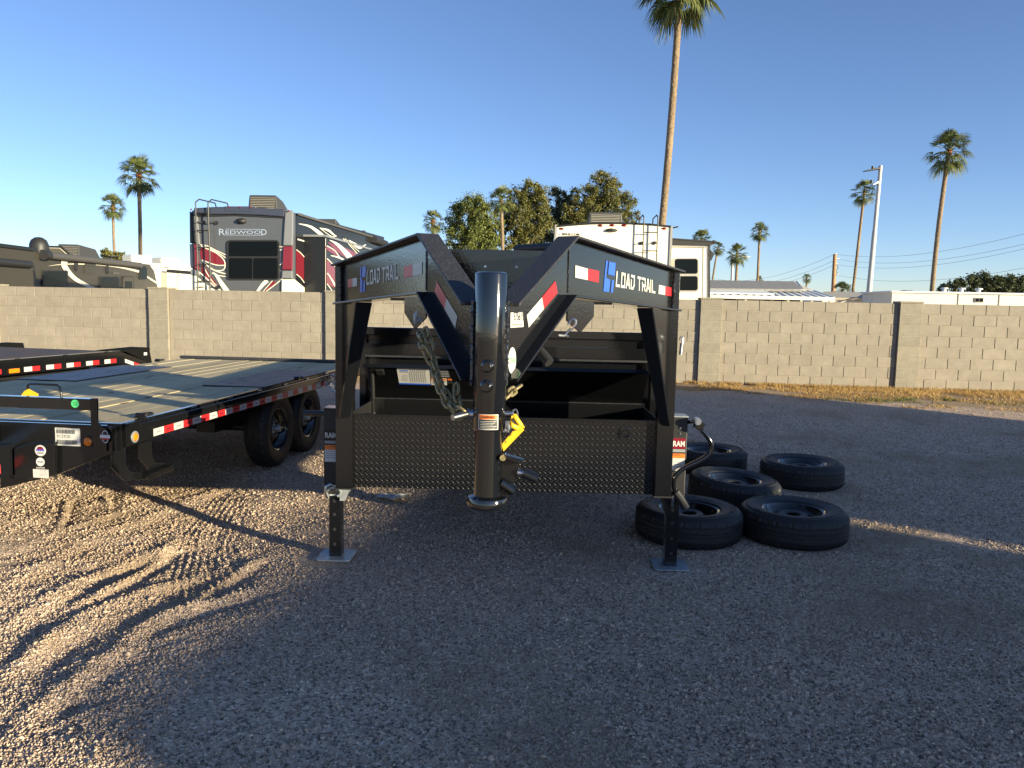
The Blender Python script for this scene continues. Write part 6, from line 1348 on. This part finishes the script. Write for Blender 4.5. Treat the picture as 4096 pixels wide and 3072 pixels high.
# ---------------------------------------------------------------- poles and wires
def pole(name, n, base, top, Y, r0, r1, m, label, cat):
    p0, p1 = at(*zz(n, *base), Y), at(*zz(n, *top), Y); d = p1 - p0; g0 = p0 - d * ((p0.z - GZ1) / d.z); e = empty(name, (g0.x, Y, GZ1)); tag(e, label, cat); q = p1 - e.location; return e, q
e, q = pole('light_pole', 16, (358, 1590), (462, 462), 46, .2, .1, M['pole'], 'tall white light pole with two lamp heads, right of a palm', 'light pole')
MB().tube([(0, 0, 0), q * .26, q * .2601], [.20, .19, .15], 16).build('pole_base', M['pole'], e, smooth=True); MB().tube([q * .26, q * .62, q * .6201, q], [.155, .135, .12, .105], 16).build('shaft', M['pole'], e, smooth=True)
for zf, L_, m in ((.98, .95, 'plastic'), (.90, .45, 'zinc')):
    p = q * zf; l = MB().hexa([p + Vector((-.08, -.15, -.02)), p + Vector((-.08, .15, -.02)), p + Vector((-L_, .2, -.16)), p + Vector((-L_, -.2, -.16))], [p + Vector((-.08, -.15, .10)), p + Vector((-.08, .15, .10)), p + Vector((-L_, .2, -.12)), p + Vector((-L_, -.2, -.12))]).build('lamp_head', M[m], e, bev=.02); MB().cyl(p + Vector((-.45, 0, .0)), p + Vector((-.45, 0, .16)), .08, n=10).build('photocell', M['plastic'], l, smooth=True)
e, q = pole('light_pole', 15, (360, 445), (366, 292), 84, .1, .08, M['pole'], 'small distant white light pole in front of a palm', 'light pole')
MB().tube([(0, 0, 0), q], [.16, .13], 10).build('shaft', M['pole'], e, smooth=True); MB().bar(q + Vector((-.2, 0, 0)), q + Vector((1.9, 0, -.05)), .2, .12).build('lamp_head', M['pole'], e)
e, q = pole('utility_pole', 15, (1003, 518), (1014, 280), 90, .1, .08, M['pole_wood'], 'wooden utility pole carrying the wires at right', 'utility pole')
MB().tube([(0, 0, 0), q], [.28, .20], 12).build('shaft', M['pole_wood'], e, smooth=True)
PU = {}
for k, (x, y) in enumerate(((1014, 280), (1030, 312), (1018, 345), (1025, 412))):
    p = P15(x, y, 90) - e.location; PU[k] = P15(x, y, 90); MB().cyl(Vector((q.x * p.z / q.z, 0, p.z)), p + Vector((.25, 0, .1)), .05, n=8).build('insulator', M['white_shade'], e, smooth=True)
MB().tube([P15(1022, 345, 89.9) - e.location, P15(1036, 365, 89.9) - e.location, P15(1022, 385, 89.9) - e.location, P15(1030, 400, 89.9) - e.location, P15(1020, 415, 89.9) - e.location], .05, 5).build('cable_loop', M['wire'], e, smooth=True)
for k, (x, y) in enumerate(((2420, 95), (2420, 165), (2420, 195), (2420, 325))):
    a = PU[k]; b_ = P15(x, y, 52); pts = [a.lerp(b_, u / 24) + Vector((0, 0, -1.0 * 4 * (u / 24) * (1 - u / 24))) for u in range(25)]
    o = MB().tube([p - a for p in pts], .012, 5).build('power_line', M['wire'], smooth=True); o.location = a; tag(o, ['topmost power line running right from the wooden pole', 'second highest power line running right from the wooden pole', 'third highest power line running right from the wooden pole', 'lowest power line running right from the wooden pole'][k], 'wire', 'power lines')
for k, (pa, x, y) in enumerate(((0, 560, 412), (1, 580, 440), (2, 640, 442))):
    a = PU[pa]; b_ = P15(x - 420, y - 12, 150); pts = [a.lerp(b_, u / 16) + Vector((0, 0, -2.2 * 4 * (u / 16) * (1 - u / 16))) for u in range(17)]
    o = MB().tube([p - a for p in pts], .016, 5).build('power_line', M['wire'], smooth=True); o.location = a; tag(o, ['highest faint power line falling left from the wooden pole', 'middle faint power line falling left from the wooden pole', 'lowest faint power line falling left from the wooden pole'][k], 'wire', 'power lines')

# ---------------------------------------------------------------- unseen blockers added behind the camera to shade the yard, shaped as box trailers
def shade_box(name, label, p, q, h, depth):
    """long side from p to q (ground points), top at h"""
    p, q = Vector((*p, 0)), Vector((*q, 0)); d = q - p; L_ = d.length; e = empty(name, p, math.atan2(d.y, d.x)); tag(e, label, 'trailer', 'unseen shade boxes added behind the camera')
    sh = depth * sh_
    MB().prism([(0, 0, .55), (L_, 0, .55), (L_ + sh, -depth, .55), (sh, -depth, .55)], (0, 0, 1), h - .55).build('body', M['rv_white'], e, bev=.03)
    MB().box(0, L_, .001, .02, .55, .75).build('lower_skirt', M['rv_charcoal'], e)
    MB().prism([(.02, -.02, .01), (L_ - .02, -.02, .01), (L_ - .02 + sh, -depth + .02, .01), (sh + .02, -depth + .02, .01)], (0, 0, 1), .55).build('underbody', M['black_matte'], e)
    for k in range(2): inst('wheel', TYRE, e, (L_ * .45 + k * .9, -.12, .39), (R(-90), 0, 0))
    return e
HB = 3.6; DB = HB / math.tan(SUN_EL)
l2 = Vector((-1.74, 4.30)); ed = Vector((.20, .98)).normalized(); s2 = Vector((SUN_H.x, SUN_H.y)); e0 = l2 + s2 * DB
def meet(pt):  # where the sun line through a ground point crosses the shade boxes' long edge
    pt = Vector(pt); A_ = np.array([[s2.x, -ed.x], [s2.y, -ed.y]]); t, u = np.linalg.solve(A_, np.array([e0.x - pt.x, e0.y - pt.y])); return u
slit = onz(2000 * 1.8517, 1157 * 1.8517); uA1 = meet((slit.x, slit.y)); far = onz(1900 * 1.8517, 886 * 1.8517, .1); uB1 = meet((far.x, far.y)); uA0 = meet((-2.32, 3.33))
pt = lambda u: (e0 + ed * u)
nrm2 = Vector((ed.y, -ed.x)); sh_ = s2.dot(ed) / s2.dot(nrm2); kback = 0   # both ends sheared along the sun to keep the light slit open
shade_box('shade_box', 'unseen white box added behind the camera to shade the yard, nearer one', pt(uA0), pt(uA1 - .09), HB, 2.5)
shade_box('shade_box', 'unseen white box added behind the camera to shade the yard, farther one', pt(uA1 + .09), pt(uB1), HB, 2.5)
